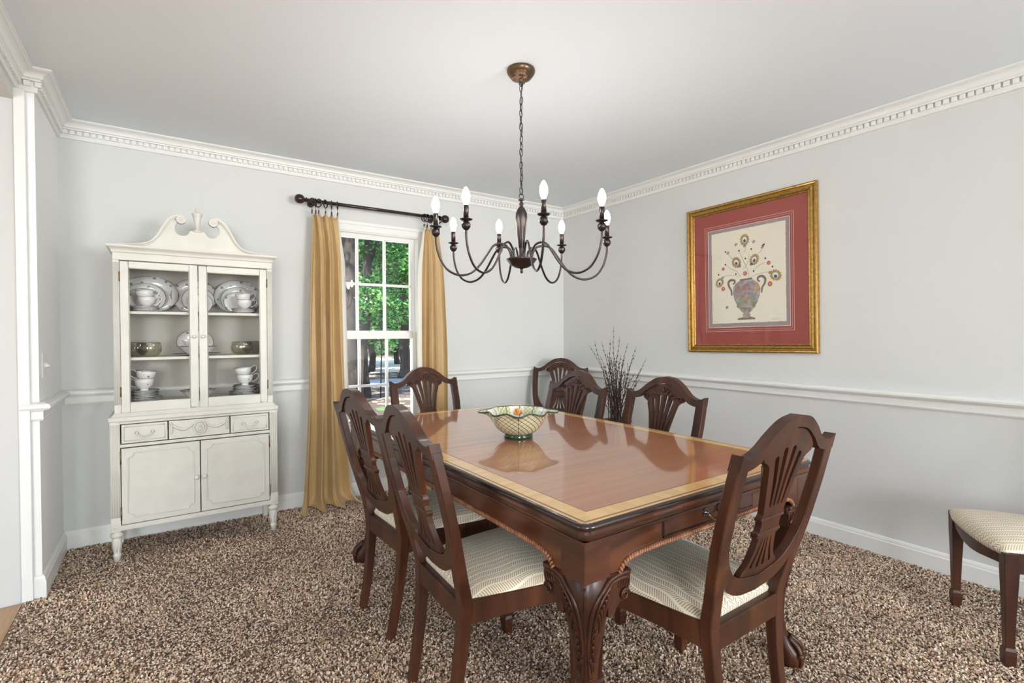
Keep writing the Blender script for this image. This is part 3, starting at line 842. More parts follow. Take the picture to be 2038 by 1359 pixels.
    # volutes
    for ax in (0, 1):
        q = []
        for k in range(22):
            a = k * 0.55; rr = 0.015 * (1 - k / 26)
            s, z = 0.076 + rr * math.cos(a), 0.557 + rr * math.sin(a)
            q.append((s, -0.064, z) if ax == 0 else (-0.064, s, z))
        cv.tube(q, [0.0045 - 0.00012 * k for k in range(22)], 6)
    cv.build('acanthus_carving', M_mah, leg)
    # claws over the ball
    cl = MB()
    for a in (-0.95, 0.0, 0.95, PI):
        d = Vector((-math.cos(PI / 4 - 0) , -math.sin(PI / 4), 0)); d = Matrix.Rotation(a, 3, 'Z') @ d
        c0 = Vector((-0.012, -0.012, 0))
        q = [c0 * 0 + d * 0.016 + Vector((0, 0, 0.105)), c0 + d * 0.034 + Vector((0, 0, 0.078)), c0 + d * 0.047 + Vector((0, 0, 0.05)), c0 + d * 0.049 + Vector((0, 0, 0.025)), c0 + d * 0.040 + Vector((0, 0, 0.004))]
        cl.tube(cr(q, 4), [0.011 - 0.0004 * i for i in range(17)], 8)
        cl.ball(q[2], 0.0125, 8, 6)
    cl.build('claw', M_mah, leg)
    return leg
leg0 = make_leg(0, 0)
leg0.location = (-hx + INS, -hy + INS, 0)
for (sx, sy, rz) in ((1, -1, PI / 2), (1, 1, PI), (-1, 1, -PI / 2)):
    c = copy_tree(leg0, table)
    c.location = (sx * (hx - INS), sy * (hy - INS), 0); c.rotation_euler = (0, 0, rz)

# ================================================================== CHAIRS
def yb(z):
    return -0.21 - 0.2475 * (z - 0.42) if z >= 0.42 else -0.21 - 0.045 * ((0.42 - z) / 0.42) ** 2
def back_map(t0, t1):
    return lambda u, v, t: (u, yb(v) + t0 + (t1 - t0) * t, v)
def rear_post(sgn):
    T = [(0.0, 0.165, 0.030, 0.030), (0.2, 0.176, 0.034, 0.034), (0.34, 0.188, 0.040, 0.038), (0.42, 0.196, 0.044, 0.038), (0.50, 0.212, 0.044, 0.034), (0.58, 0.232, 0.044, 0.032), (0.66, 0.247, 0.045, 0.031), (0.77, 0.256, 0.047, 0.030), (0.86, 0.254, 0.046, 0.030), (0.90, 0.252, 0.045, 0.030)]
    mb = MB(); rings = []
    for i in range(25):
        z = 0.90 * i / 24
        uo, w, t = lerp_tab(T, z)
        y = yb(z); a, b = sgn * uo, sgn * (uo - w)
        rings.append([(a, y, z), (b, y, z), (b, y + t, z), (a, y + t, z)])
    return mb.loft(rings, smooth=False)
def crest_poly():
    top = cr([(-0.250, 0.924), (-0.238, 0.917), (-0.208, 0.911), (-0.162, 0.927), (-0.113, 0.965), (-0.060, 0.995), (0, 1.006)], 6)
    bot = cr([(0, 0.972), (-0.055, 0.962), (-0.112, 0.930), (-0.158, 0.893), (-0.205, 0.879), (-0.252, 0.880)], 6)
    right_top = [(-p[0], p[1]) for p in reversed(top)][1:]
    right_bot = [(-p[0], p[1]) for p in reversed(bot)][:-1]
    return top + right_top + right_bot + bot
def u_poly():
    inn = cr([(-0.212, 0.72), (-0.200, 0.66), (-0.172, 0.598), (-0.115, 0.548), (0, 0.523)], 6)
    out = cr([(0, 0.474), (-0.085, 0.484), (-0.150, 0.514), (-0.196, 0.565), (-0.228, 0.64), (-0.232, 0.72)], 6)
    ri = [(-p[0], p[1]) for p in reversed(inn)][1:]
    ro = [(-p[0], p[1]) for p in reversed(out)][:-1]
    return inn + ri + ro + out
def slot(ut, zt, wt, ub, zb, wb):
    pts = []
    for k in range(7):
        a = PI * k / 6; pts.append((ut + wt * math.cos(a), zt + wt * 1.0 * math.sin(a)))
    um = ub + (ut - ub) * 0.36; zm = (zt + zb) / 2; wm = wb + (wt - wb) * 0.62
    pts += [(um - wm, zm)]
    for k in range(5):
        a = PI + PI * k / 4; pts.append((ub + wb * math.cos(a), zb + wb * math.sin(a)))
    pts += [(um + wm, zm)]
    return pts
def splat_loops():
    L = cr([(0, 0.968), (-0.060, 0.958), (-0.112, 0.927)], 4)[:-1] + cr([(-0.116, 0.922), (-0.130, 0.905), (-0.127, 0.889), (-0.110, 0.880), (-0.093, 0.866), (-0.080, 0.825), (-0.065, 0.765), (-0.055, 0.722)], 4)
    L += [(-0.058, 0.716), (-0.060, 0.706), (-0.052, 0.698), (-0.050, 0.684), (-0.052, 0.670), (-0.060, 0.662), (-0.058, 0.652)]
    L += cr([(-0.046, 0.648), (-0.052, 0.615), (-0.068, 0.575), (-0.092, 0.552), (-0.096, 0.540), (-0.080, 0.526), (0, 0.512)], 4)
    out = mirror(L)
    holes = []
    for s in (-1, 1):
        holes.append(slot(s * 0.0225, 0.905, 0.0105, s * 0.0100, 0.745, 0.0040))
        holes.append(slot(s * 0.0600, 0.885, 0.0105, s * 0.0310, 0.745, 0.0040))
        holes.append([(p[0], 1.206 - p[1]) for p in slot(s * 0.0150, 0.648, 0.0060, s * 0.0065, 0.565, 0.0018)])
        holes.append([(p[0], 1.206 - p[1]) for p in slot(s * 0.0500, 0.644, 0.0060, s * 0.0225, 0.565, 0.0018)])
    return [out] + holes
def seat_pt(u, v):
    """u, v in [-1, 1] -> plan position of the cushion"""
    y = -0.184 + 0.414 * (v + 1) / 2
    w = 0.176 + (0.246 - 0.176) * ((v + 1) / 2) ** 0.8
    y += 0.022 * (1 - u * u) * ((v + 1) / 2) ** 2
    x = u * w
    # round the front corners
    k = max(0, abs(u) + v - 1.55)
    return x * (1 - 0.10 * k), y - 0.06 * k * k
def make_chair():
    c = empty('dining_chair')
    for s in (-1, 1):
        rear_post(s).build('rear_leg', M_mah, c, bevel=0.003, seg=1)
    MB().prism([crest_poly()], back_map(-0.001, 0.032)).build('crest_rail', M_mah, c, bevel=0.003, seg=2)
    MB().prism([u_poly()], back_map(0.001, 0.029)).build('shield_rail', M_mah, c, bevel=0.003, seg=1)
    sp = MB().prism(splat_loops(), back_map(0.006, 0.024)).build('splat', M_mah, c)
    # carved husks and volutes on the front of the splat
    cv = MB()
    def leafrel(u, z, a, l, w):
        R_ = Matrix.Rotation(a, 4, 'Y')
        cv.ball((u, yb(z) + 0.025, z), l, 8, 6, w / l, 0.30, 1.0, R_)
    for s in (-1, 1):
        for (u, z, a, l) in ((0.012, 0.938, 0.35, 0.016), (0.030, 0.930, 0.7, 0.015), (0.048, 0.915, 0.75, 0.017), (0.062, 0.917, 1.1, 0.013), (0.040, 0.896, 0.5, 0.013), (0.078, 0.905, 1.0, 0.012)):
            leafrel(s * u, z, s * a, l, 0.0055)
        q = []
        for k in range(18):
            a = k * 0.5; rr = 0.016 * (1 - k / 21); q.append((s * (0.110 + rr * math.cos(a)), yb(0.897) + 0.026, 0.899 + rr * math.sin(a)))
        cv.tube(q, [0.0038 - 0.0001 * k for k in range(18)], 6)
        # rib beads
        cv.tube([(s * 0.094, yb(0.87) + 0.025, 0.868), (s * 0.066, yb(0.80) + 0.025, 0.80), (s * 0.046, yb(0.73) + 0.025, 0.73)], [0.003, 0.0025, 0.002], 6)
    leafrel(0, 0.935, 0, 0.020, 0.006)
    cv.build('carving', M_mah, sp)
    for zt in (0.706, 0.662):
        MB().box(-0.060, 0.060, yb(zt) + 0.003, yb(zt) + 0.027, zt - 0.005, zt + 0.005).build('tablet_bead', M_mah, sp, bevel=0.003, seg=2)
    # seat rails
    MB().box(-0.160, 0.160, -0.208, -0.178, 0.342, 0.412).build('back_rail', M_mah, c, bevel=0.002)
    for s in (-1, 1):
        ring = []; mb = MB(); n = 10
        for k in range(n + 1):
            t = k / n; y = -0.185 + 0.385 * t
            x = s * (0.185 + (0.243 - 0.185) * t ** 0.8)
            zb = 0.345 + 0.012 * math.sin(PI * t)
            mb_ = [(x, y, zb), (x - s * 0.025, y, zb), (x - s * 0.025, y, 0.422), (x, y, 0.422)]
            ring.append(mb_)
        mb.loft(ring, smooth=False).build('side_rail', M_mah, c, bevel=0.002)
    ring = []; n = 16
    for k in range(n + 1):
        t = k / n; x = -0.235 + 0.47 * t; w = 1 - (2 * t - 1) ** 2
        y = 0.205 + 0.030 * w; zb = 0.345 + 0.022 * math.cos((2 * t - 1) * PI) * -0.5 + 0.012
        ring.append([(x, y, zb), (x, y - 0.025, zb), (x, y - 0.025, 0.422), (x, y, 0.422)])
    MB().loft(ring, smooth=False).build('front_rail', M_mah, c, bevel=0.002)
    for s in (-1, 1):
        r = []
        for z, w in ((0, 0.0145), (0.004, 0.016), (0.045, 0.0185), (0.062, 0.0175), (0.072, 0.0135), (0.20, 0.0165), (0.345, 0.0215), (0.42, 0.0225)):
            x, y = s * 0.226, 0.198
            r.append([(x - w, y - w, z), (x + w, y - w, z), (x + w, y + w, z), (x - w, y + w, z)])
        MB().loft(r, smooth=False).build('front_leg', M_mah, c, bevel=0.0015)
    # cushion
    mb = MB(); n = 22; rings = []
    V = []; Fc = []
    for i in range(n + 1):
        for j in range(n + 1):
            u, v = -1 + 2 * i / n, -1 + 2 * j / n
            x, y = seat_pt(u, v)
            e = (1 - u ** 8) * (1 - v ** 8)
            z = 0.424 + 0.024 * e ** 0.4 + 0.024 * (1 - u * u) * (1 - v * v)
            V.append((x, y, z))
    for i in range(n):
        for j in range(n):
            a = i * (n + 1) + j; Fc.append((a, a + n + 1, a + n + 2, a + 1))
    mb.add(V, Fc, True)
    border = [(i, 0) for i in range(n + 1)] + [(n, j) for j in range(1, n + 1)] + [(i, n) for i in range(n - 1, -1, -1)] + [(0, j) for j in range(n - 1, 0, -1)]
    top = [V[i * (n + 1) + j] for i, j in border]
    bot = [(p[0] * 0.985, p[1] * 0.985, 0.408) for p in top]
    mb.loft([top, bot], True, False); mb.add(bot, [tuple(range(len(bot)))])
    mb.build('seat', M_fabric, c)
    return c
chair0 = make_chair()
CHAIRS = [
    (-2.315, -2.325, -3, 'shield-back dining chair nearest the camera on the left side of the table'),
    (-2.285, -1.725, 2, 'shield-back dining chair on the left side of the table beside the curtain'),
    (-1.845, -2.795, 90.5, 'shield-back dining chair at the near end with its back toward the camera'),
    (-1.777, -0.995, -84.5, 'shield-back dining chair at the far end in front of the window'),
    (-1.518, -1.526, 178.5, 'shield-back dining chair across the table just behind the patterned bowl'),
    (-1.469, -2.124, 176.5, 'shield-back dining chair across the table right of the twig vase'),
    (-0.500, -0.455, -141, 'shield-back dining chair standing alone in the far corner'),
    (-0.417, -3.386, 123.0, 'dining chair by the right wall with only its pale seat and front legs showing')]
for i, (x, y, a, lab) in enumerate(CHAIRS):
    c = chair0 if i == 0 else copy_tree(chair0)
    c.location = (x, y, -0.004); c.rotation_euler = (0, 0, math.radians(a - 90))
    tag(c, lab, 'chair', 'mahogany shield-back dining chairs')
# ================================================================== CHINA CABINET
CX, CY = -3.085, -0.39                    # centre, front plane
cab = thing('china_cabinet', 'cream painted china cabinet with glass doors and scrolled pediment', 'cabinet', (CX, CY, -0.004))
def cp(name, mb, m=M_cab, parent=cab, bevel=0.0015, **kw):
    return mb.build(name, m, parent, bevel=bevel, **kw)
DB = 0.365                                # depth to the back
UF = 0.014                                # upper case set-back
# ---- lower case
cp('side_panel', MB().box(-0.408, -0.388, 0.02, DB, 0.165, 0.76)); cp('side_panel', MB().box(0.388, 0.408, 0.02, DB, 0.165, 0.76))
cp('back_panel', MB().box(-0.388, 0.388, DB - 0.012, DB, 0.165, 0.76))
cp('bottom_panel', MB().box(-0.388, 0.388, 0.012, DB - 0.012, 0.172, 0.192))
for s in (-1, 1):
    x0, x1 = sorted((s * 0.412, s * 0.368))
    po = cp('post', MB().box(x0, x1, 0.0, 0.04, 0.168, 0.76))
    for k in range(4):                    # reeds between the flutes
        xr = x0 + 0.0062 + k * 0.0105
        MB().tube([(xr, -0.0005, 0.245), (xr, -0.0005, 0.745)], 0.0036, 8).build('reed', M_cab, po)
    MB().box(x0 + 0.005, x1 - 0.005, -0.003, 0.005, 0.178, 0.212).build('block', M_cab, po, bevel=0.001)
    Rx = Matrix.Rotation(PI / 2, 4, 'X')
    MB().lathe([(0.011, 0), (0.011, 0.002), (0.008, 0.004), (0.006, 0.002), (0.004, 0.0045), (0.0, 0.005)], 16, ((x0 + x1) / 2, -0.003, 0.195), M=Rx).build('rosette', M_cab, po)
cp('base_rail', MB().box(-0.388, 0.388, 0.004, 0.03, 0.170, 0.1985).box(-0.37, 0.37, 0.0, 0.012, 0.172, 0.180))
cp('mid_rail', MB().box(-0.37, 0.37, 0.004, 0.03, 0.619, 0.636))
cp('top_rail', MB().box(-0.37, 0.37, 0.004, 0.03, 0.746, 0.762))
cp('waist_moulding', MB().sweep([(0.394, DB), (0.394, 0.014), (-0.394, 0.014), (-0.394, DB)], [(-0.02, 0.758), (0.012, 0.758), (0.021, 0.761), (0.023, 0.766), (0.023, 0.781), (0.020, 0.785), (0.012, 0.786), (0.008, 0.792), (0.002, 0.799), (-0.002, 0.806), (-0.02, 0.808)], side=-1))
cp('waist_top', MB().box(-0.39, 0.39, 0.02, DB, 0.79, 0.846))
# drawers
def frame_bead(mb, x0, x1, z0, z1, y, r):
    for a, b in (((x0, z0), (x1, z0)), ((x1, z0), (x1, z1)), ((x1, z1), (x0, z1)), ((x0, z1), (x0, z0))):
        mb.tube([(a[0], y, a[1]), (b[0], y, b[1])], r, 6)
    return mb
for s in (-1, 1):
    x0, x1 = sorted((s * 0.362, s * 0.156))
    d = cp('drawer', MB().box(x0, x1, 0.001, 0.06, 0.641, 0.742))
    frame_bead(MB(), x0 + 0.012, x1 - 0.012, 0.654, 0.730, 0.001, 0.0028).build('bead_moulding', M_cab, d)
    xc = (x0 + x1) / 2
    mb = MB(); Rx = Matrix.Rotation(PI / 2, 4, 'X')
    for sx in (-1, 1):
        mb.lathe([(0.010, 0), (0.009, 0.003), (0.005, 0.006), (0.005, 0.014), (0.007, 0.018), (0, 0.021)], 12, (xc + sx * 0.036, 0.001, 0.696), M=Rx)
    arc = [(xc - 0.036 + 0.072 * k / 10, -0.016 - 0.004 * math.sin(PI * k / 10), 0.694 - 0.026 * math.sin(PI * k / 10) ** 0.6) for k in range(11)]
    mb.tube(arc, 0.0038, 8)
    mb.build('pull', M_cab, d)
cen = cp('centre_panel', MB().box(-0.150, 0.150, 0.003, 0.03, 0.641, 0.742))
mb = MB()
for s in (-1, 1):
    mb.tube(cr([(s * 0.140, 0.0, 0.726), (s * 0.11, -0.001, 0.700), (s * 0.075, -0.002, 0.690), (s * 0.045, -0.001, 0.704), (s * 0.022, 0.0, 0.728)], 5), [0.004, 0.005, 0.006, 0.007, 0.007, 0.0075, 0.008, 0.008, 0.008, 0.0075, 0.007, 0.007, 0.0065, 0.006, 0.0055, 0.005, 0.0045, 0.004, 0.004, 0.004, 0.0035], 8, flat=0.8)
    mb.tube(cr([(s * 0.140, 0.0, 0.728), (s * 0.136, -0.001, 0.700), (s * 0.138, -0.001, 0.668)], 5), [0.0035, 0.004, 0.0045, 0.005, 0.005, 0.0055, 0.006, 0.006, 0.006, 0.005, 0.003], 8)
    mb.ball((s * 0.140, -0.002, 0.728), 0.008, 10, 6)
mb.build('swag', M_cab, cen)
mb = MB()
mb.tube([(0.030 * math.cos(a), -0.001, 0.692 + 0.036 * math.sin(a)) for a in [2 * PI * k / 20 for k in range(20)]], 0.005, 8, closed=True)
mb.lathe([(0.026, 0), (0.024, 0.002), (0.0, 0.004)], 20, (0, 0.003, 0.692), 1, 1.2, M=Matrix.Rotation(PI / 2, 4, 'X'))
mb.ball((0, -0.001, 0.700), 0.009, 10, 6); mb.ball((0, 0.0, 0.682), 0.012, 10, 6, 1, .6, .8)
mb.build('medallion', M_cab, cen)
# lower doors
for s in (-1, 1):
    x0, x1 = sorted((s * 0.0025, s * 0.364))
    d = cp('door', MB().box(x0, x1, 0.0, 0.02, 0.203, 0.614))
    # moulding with notched corners
    a0, a1, b0, b1, n = x0 + 0.030, x1 - 0.030, 0.236, 0.588, 0.026
    out = []
    for (cx, cz, st) in ((a0, b0, 0), (a1, b0, 1), (a1, b1, 2), (a0, b1, 3)):
        ang = {0: (90, 0), 1: (180, 90), 2: (270, 180), 3: (360, 270)}[st]
        for k in range(5):
            a = math.radians(ang[0] + (ang[1] - ang[0]) * k / 4)
            out.append((cx + n * math.cos(a), -0.0005, cz + n * math.sin(a)))
    MB().tube(out, 0.0040, 8, closed=True).build('door_moulding', M_cab, d)
    kx = s * 0.020
    MB().lathe([(0.0055, 0), (0.005, 0.008), (0.011, 0.012), (0.0125, 0.018), (0.009, 0.024), (0, 0.026)], 14, (kx, 0.0, 0.408), M=Matrix.Rotation(PI / 2, 4, 'X')).build('knob', M_cab, d)
    for hz in (0.565, 0.262):
        MB().tube([(s * 0.366, -0.001, hz - 0.03), (s * 0.366, -0.001, hz + 0.03)], 0.0035, 8).ball((s * 0.366, -0.001, hz + 0.032), 0.0042, 8, 6).ball((s * 0.366, -0.001, hz - 0.032), 0.0042, 8, 6).build('hinge', M_brass, d)
# turned front legs, square back legs
for s in (-1, 1):
    mb = MB()
    mb.lathe([(0.020, 0.168), (0.018, 0.163), (0.028, 0.157), (0.031, 0.147), (0.028, 0.138), (0.019, 0.133), (0.0225, 0.128), (0.021, 0.10), (0.017, 0.055), (0.0155, 0.045), (0.019, 0.040), (0.0185, 0.033), (0.016, 0.028), (0.013, 0.0)], 20, (s * 0.388, 0.024, 0))
    for k in range(8):
        a = k * PI / 4
        mb.tube([(s * 0.388 + 0.0205 * math.cos(a), 0.024 + 0.0205 * math.sin(a), 0.12), (s * 0.388 + 0.016 * math.cos(a), 0.024 + 0.016 * math.sin(a), 0.058)], [0.0040, 0.0028], 6)
    mb.build('leg', M_cab, cab)
    rg = [[(s * 0.388 + dx * w, DB - 0.03 + dy * w, z) for dx, dy in ((-1, -1), (1, -1), (1, 1), (-1, 1))] for z, w in ((0, 0.013), (0.165, 0.020))]
    MB().loft(rg, False).build('leg', M_cab, cab, bevel=0.002)
# ---- upper case
cp('side_panel', MB().box(-0.388, -0.372, UF + 0.02, DB, 0.824, 1.632)); cp('side_panel', MB().box(0.372, 0.388, UF + 0.02, DB, 0.824, 1.632))
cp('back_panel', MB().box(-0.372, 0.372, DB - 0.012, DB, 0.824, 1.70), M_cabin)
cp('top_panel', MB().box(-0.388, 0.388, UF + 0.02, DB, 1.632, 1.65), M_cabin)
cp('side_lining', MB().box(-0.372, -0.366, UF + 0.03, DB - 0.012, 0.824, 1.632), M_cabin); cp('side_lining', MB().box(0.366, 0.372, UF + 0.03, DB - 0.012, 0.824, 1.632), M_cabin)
for s in (-1, 1):
    x0, x1 = sorted((s * 0.391, s * 0.362))
    po = cp('upper_post', MB().box(x0, x1, UF, UF + 0.035, 0.806, 1.634))
    for k in (0, 1, 2):
        xr = x0 + 0.0055 + k * 0.009
        MB().tube([(xr, UF - 0.0005, 0.85), (xr, UF - 0.0005, 1.62)], 0.0032, 6).build('reed', M_cab, po)
for z, nm in ((1.352, 'shelf'), (1.096, 'shelf')):
    cp(nm, MB().box(-0.366, 0.366, UF + 0.032, DB - 0.012, z - 0.008, z + 0.008))
SHZ = (0.846, 1.104, 1.360)
for s in (-1, 1):
    x0, x1 = sorted((s * 0.0025, s * 0.360))
    g0, g1 = sorted((s * 0.0425, s * 0.323)); z0, z1 = 0.811, 1.628; gz0, gz1 = 0.858, 1.594
    y0, y1 = UF, UF + 0.022
    mb = MB().box(x0, g0, y0, y1, z0, z1).box(g1, x1, y0, y1, z0, z1).box(g0, g1, y0, y1, z0, gz0).box(g0, g1, y0, y1, gz1, z1)
    d = cp('glass_door', mb)
    frame_bead(MB(), g0, g1, gz0, gz1, y0 + 0.006, 0.005).build('sash_bead', M_cab, d)
    MB().add([(g0, y0 + 0.012, gz0), (g1, y0 + 0.012, gz0), (g1, y0 + 0.012, gz1), (g0, y0 + 0.012, gz1)], [(0, 1, 2, 3)]).build('pane', M_cglass, d, fixn=False)
    MB().lathe([(0.005, 0), (0.0045, 0.007), (0.010, 0.011), (0.0105, 0.016), (0.006, 0.020), (0, 0.021)], 14, (s * 0.022, UF, 1.218), M=Matrix.Rotation(PI / 2, 4, 'X')).build('knob', M_cab, d)
    for hz in (1.545, 0.92):
        MB().tube([(s * 0.3615, UF - 0.001, hz - 0.022), (s * 0.3615, UF - 0.001, hz + 0.022)], 0.003, 8).ball((s * 0.3615, UF - 0.001, hz + 0.024), 0.0036, 8, 6).ball((s * 0.3615, UF - 0.001, hz - 0.024), 0.0036, 8, 6).build('hinge', M_brass, d)
# frieze and cornice
cp('frieze', MB().box(-0.391, 0.391, UF - 0.003, DB, 1.634, 1.675))
cp('cornice', MB().sweep([(0.390, DB), (0.390, UF - 0.003), (-0.390, UF - 0.003), (-0.390, DB)], [(-0.03, 1.672), (0.002, 1.672), (0.006, 1.676), (0.008, 1.686), (0.014, 1.694), (0.024, 1.700), (0.028, 1.704), (0.028, 1.714), (-0.03, 1.716)], side=-1))
# pediment board with circular cut-outs below the scrolls
ped_half = cr([(-0.375, 1.714), (-0.300, 1.722), (-0.235, 1.736), (-0.196, 1.772), (-0.165, 1.830), (-0.135, 1.880), (-0.100, 1.900), (-0.078, 1.894)], 5)
ped_half += [(-0.066, 1.884)]
for k in range(13):
    a = math.radians(62 - (62 + 210) * k / 12 * 1.0)
    ped_half.append((-0.078 + 0.052 * math.cos(a) * 1.0 + 0.004, 1.828 + 0.044 * math.sin(a))) if False else None
ped_half += cr([(-0.076, 1.866), (-0.098, 1.862), (-0.110, 1.842), (-0.108, 1.815), (-0.090, 1.795), (-0.066, 1.792), (-0.046, 1.802), (-0.036, 1.822), (-0.022, 1.822), (0, 1.822)], 4)
cp('pediment', MB().prism([mirror(ped_half) + []], lambda u, v, t: (u, UF - 0.002 + 0.016 * t, v)), bevel=0)
for s in (-1, 1):
    path = cr([(s * 0.395, 0, 1.713), (s * 0.300, 0, 1.722), (s * 0.235, 0, 1.737), (s * 0.196, 0, 1.773), (s * 0.165, 0, 1.831), (s * 0.135, 0, 1.880), (s * 0.104, 0, 1.901), (s * 0.080, 0, 1.904)], 6)
    mb = MB()
    for (off, w0, w1, ydep) in ((0.0, 0.004, 0.013, 0.020), (-0.008, 0.003, 0.009, 0.012), (-0.015, 0.002, 0.006, 0.006)):
        rg = []
        for i, q in enumerate(path):
            t = i / (len(path) - 1)
            a = Vector(path[min(i + 1, len(path) - 1)]) - Vector(path[max(i - 1, 0)]); a.normalize()
            nrm = Vector((-a.z, 0, a.x)) * (1 if s < 0 else -1)
            if nrm.z < 0 and i < 3: nrm = -nrm
            w = w0 + (w1 - w0) * min(1, t * 1.3)
            c = Vector(q) + nrm * (off * (0.4 + 0.6 * t))
            rg.append([tuple(c - nrm * w * 0.5 + Vector((0, UF - ydep, 0))), tuple(c + nrm * w * 0.5 + Vector((0, UF - ydep, 0))), tuple(c + nrm * w * 0.5 + Vector((0, UF + 0.018, 0))), tuple(c - nrm * w * 0.5 + Vector((0, UF + 0.018, 0)))])
        mb.loft(rg, smooth=False)
    sc = mb.build('scroll_moulding', M_cab, cab, bevel=0.001)
    Rx = Matrix.Rotation(PI / 2, 4, 'X')
    MB().lathe([(0.0245, -0.03), (0.0245, 0.0), (0.021, 0.003), (0.018, 0.0), (0.013, 0.001), (0.011, 0.005), (0.005, 0.006), (0.003, 0.003), (0, 0.003)], 24, (s * 0.079, UF - 0.02, 1.882), M=Rx).build('scroll_rosette', M_cab, sc)
cp('finial', MB().lathe([(0.024, 1.820), (0.024, 1.828), (0.016, 1.832), (0.009, 1.838), (0.0075, 1.848), (0.012, 1.858), (0.017, 1.876), (0.0195, 1.898), (0.023, 1.910), (0.028, 1.922), (0.027, 1.929), (0.014, 1.934), (0.008, 1.938), (0.010, 1.948), (0.008, 1.958), (0.0, 1.962)], 20, (0, UF + 0.008, 0)), bevel=0)

# ---- china inside. local cabinet coordinates -> world
def cw(u, d, z): return (CX + u, CY + d, z - 0.004)
def plate_prof(r, h=0.012, th=0.003):
    return [(0.0005, 0.003), (r * 0.55, 0.003), (r * 0.62, 0.004), (r * 0.70, h * 0.45), (r, h), (r, h + th * 0.6), (r * 0.68, h * 0.45 + th), (r * 0.60, 0.003 + th), (0.0005, 0.003 + th)]
def plate_parts(root, r, sx=1.0, sy=1.0, h=0.012, M=None):
    MB().lathe(plate_prof(r, h), 32, (0, 0, 0), sx, sy, mis=[0, 0, 0, 1, 1, 1, 0, 0], M=M).build('dish', [M_china, M_sprig], root)
    ring = [Vector((r * sx * math.cos(2 * PI * k / 32), r * sy * math.sin(2 * PI * k / 32), h + 0.001)) for k in range(32)]
    if M is not None: ring = [M @ q for q in ring]
    MB().tube(ring, 0.0016, 6, closed=True).build('rim', M_plat, root)
def standing(name, label, u, z, r, d, sx=1.0, lean=14, tw=0.0):
    """plate standing on edge on a shelf, leaning back"""
    t = thing(name, label, 'plate', cw(u, d, z), 0, 'china plates standing in the cabinet')
    # disc in xz plane, face to -y, bottom at z=0
    M = Matrix.Rotation(tw, 4, 'Z') @ Matrix.Rotation(-math.radians(lean), 4, 'X') @ Matrix.Translation((0, 0, r)) @ Matrix.Rotation(PI / 2, 4, 'X')
    plate_parts(t, r, sx, 1.0, 0.016, M)
    return t
top = SHZ[2]
standing('platter', 'large china platter at the back left of the top shelf', -0.232, top, 0.112, 0.285, 1.28)
standing('plate', 'china dinner plate in front of the left platter, top shelf', -0.252, top, 0.088, 0.235, 1.12)
standing('dessert_plate', 'small china plate behind the two cups, top shelf left', -0.262, top, 0.070, 0.195, 1.15)
standing('platter', 'large china platter in the middle of the top shelf', -0.005, top, 0.110, 0.29, 1.12)
standing('plate', 'china dinner plate in front of the middle platter', 0.012, top, 0.082, 0.24, 1.05)
standing('dessert_plate', 'small china plate in front of the middle dinner plate', 0.025, top, 0.060, 0.20, 1.0)
standing('platter', 'large china platter at the back right of the top shelf', 0.235, top, 0.112, 0.285, 1.22)
standing('plate', 'china dinner plate in front of the right platter, top shelf', 0.232, top, 0.088, 0.24, 1.12)
standing('dessert_plate', 'small china dish behind the two cups, top shelf right', 0.222, top, 0.070, 0.20, 1.1)
standing('plate', 'china plate standing behind the gravy boat, middle shelf', -0.005, SHZ[1], 0.078, 0.285, 1.25)
def saucer(label, u, d, z, r, group):
    t = thing('saucer', label, 'saucer', cw(u, d, z), 0, group)
    plate_parts(t, r, 1, 1, 0.013)
    return t
CUPP = [(0.0005, 0), (0.021, 0), (0.021, 0.004), (0.016, 0.010), (0.022, 0.016), (0.036, 0.028), (0.041, 0.046), (0.0435, 0.064), (0.042, 0.064), (0.0385, 0.046), (0.033, 0.030), (0.018, 0.019), (0.0005, 0.018)]
def cup(label, u, d, z, side, tilt, s=1.0):
    t = thing('teacup', label, 'cup', cw(u, d, z), 0, 'china teacups in the cabinet')
    Mt = Matrix.Rotation(math.radians(tilt), 4, 'Y') @ Matrix.Scale(s, 4)
    MB().lathe(CUPP, 24, mis=[0, 0, 0, 0, 0, 1, 1, 0, 0, 0, 0, 0], M=Mt).build('cup_body', [M_china, M_sprig], t)
    h = cr([(side * 0.041, 0, 0.056), (side * 0.058, 0, 0.066), (side * 0.070, 0, 0.056), (side * 0.064, 0, 0.038), (side * 0.046, 0, 0.024), (side * 0.033, 0, 0.022)], 4)
    MB().tube([Mt @ Vector(q) for q in h], 0.0027 * s, 8).build('handle', M_china, t)
    MB().tube([Mt @ Vector((0.0428 * math.cos(2 * PI * k / 24), 0.0428 * math.sin(2 * PI * k / 24), 0.064)) for k in range(24)], 0.0011, 6, closed=True).build('rim', M_plat, t)
# top shelf: three saucers and two cups left and right
for u, sd, w, tl in ((-0.252, 1, 'left', -7), (0.245, 1, 'right', -6)):
    for k in range(3): saucer('china saucer under the two stacked cups, top shelf ' + w, u, 0.12, top + 0.008 + k * 0.0075 - 0.008, 0.066, 'saucers on the top shelf ' + w)
    cup('lower of two stacked teacups, top shelf ' + w, u + 0.006, 0.12, top + 0.021, sd, 0)
    cup('upper teacup tipped in the top stack, top shelf ' + w, u + 0.004, 0.12, top + 0.058, sd, tl)
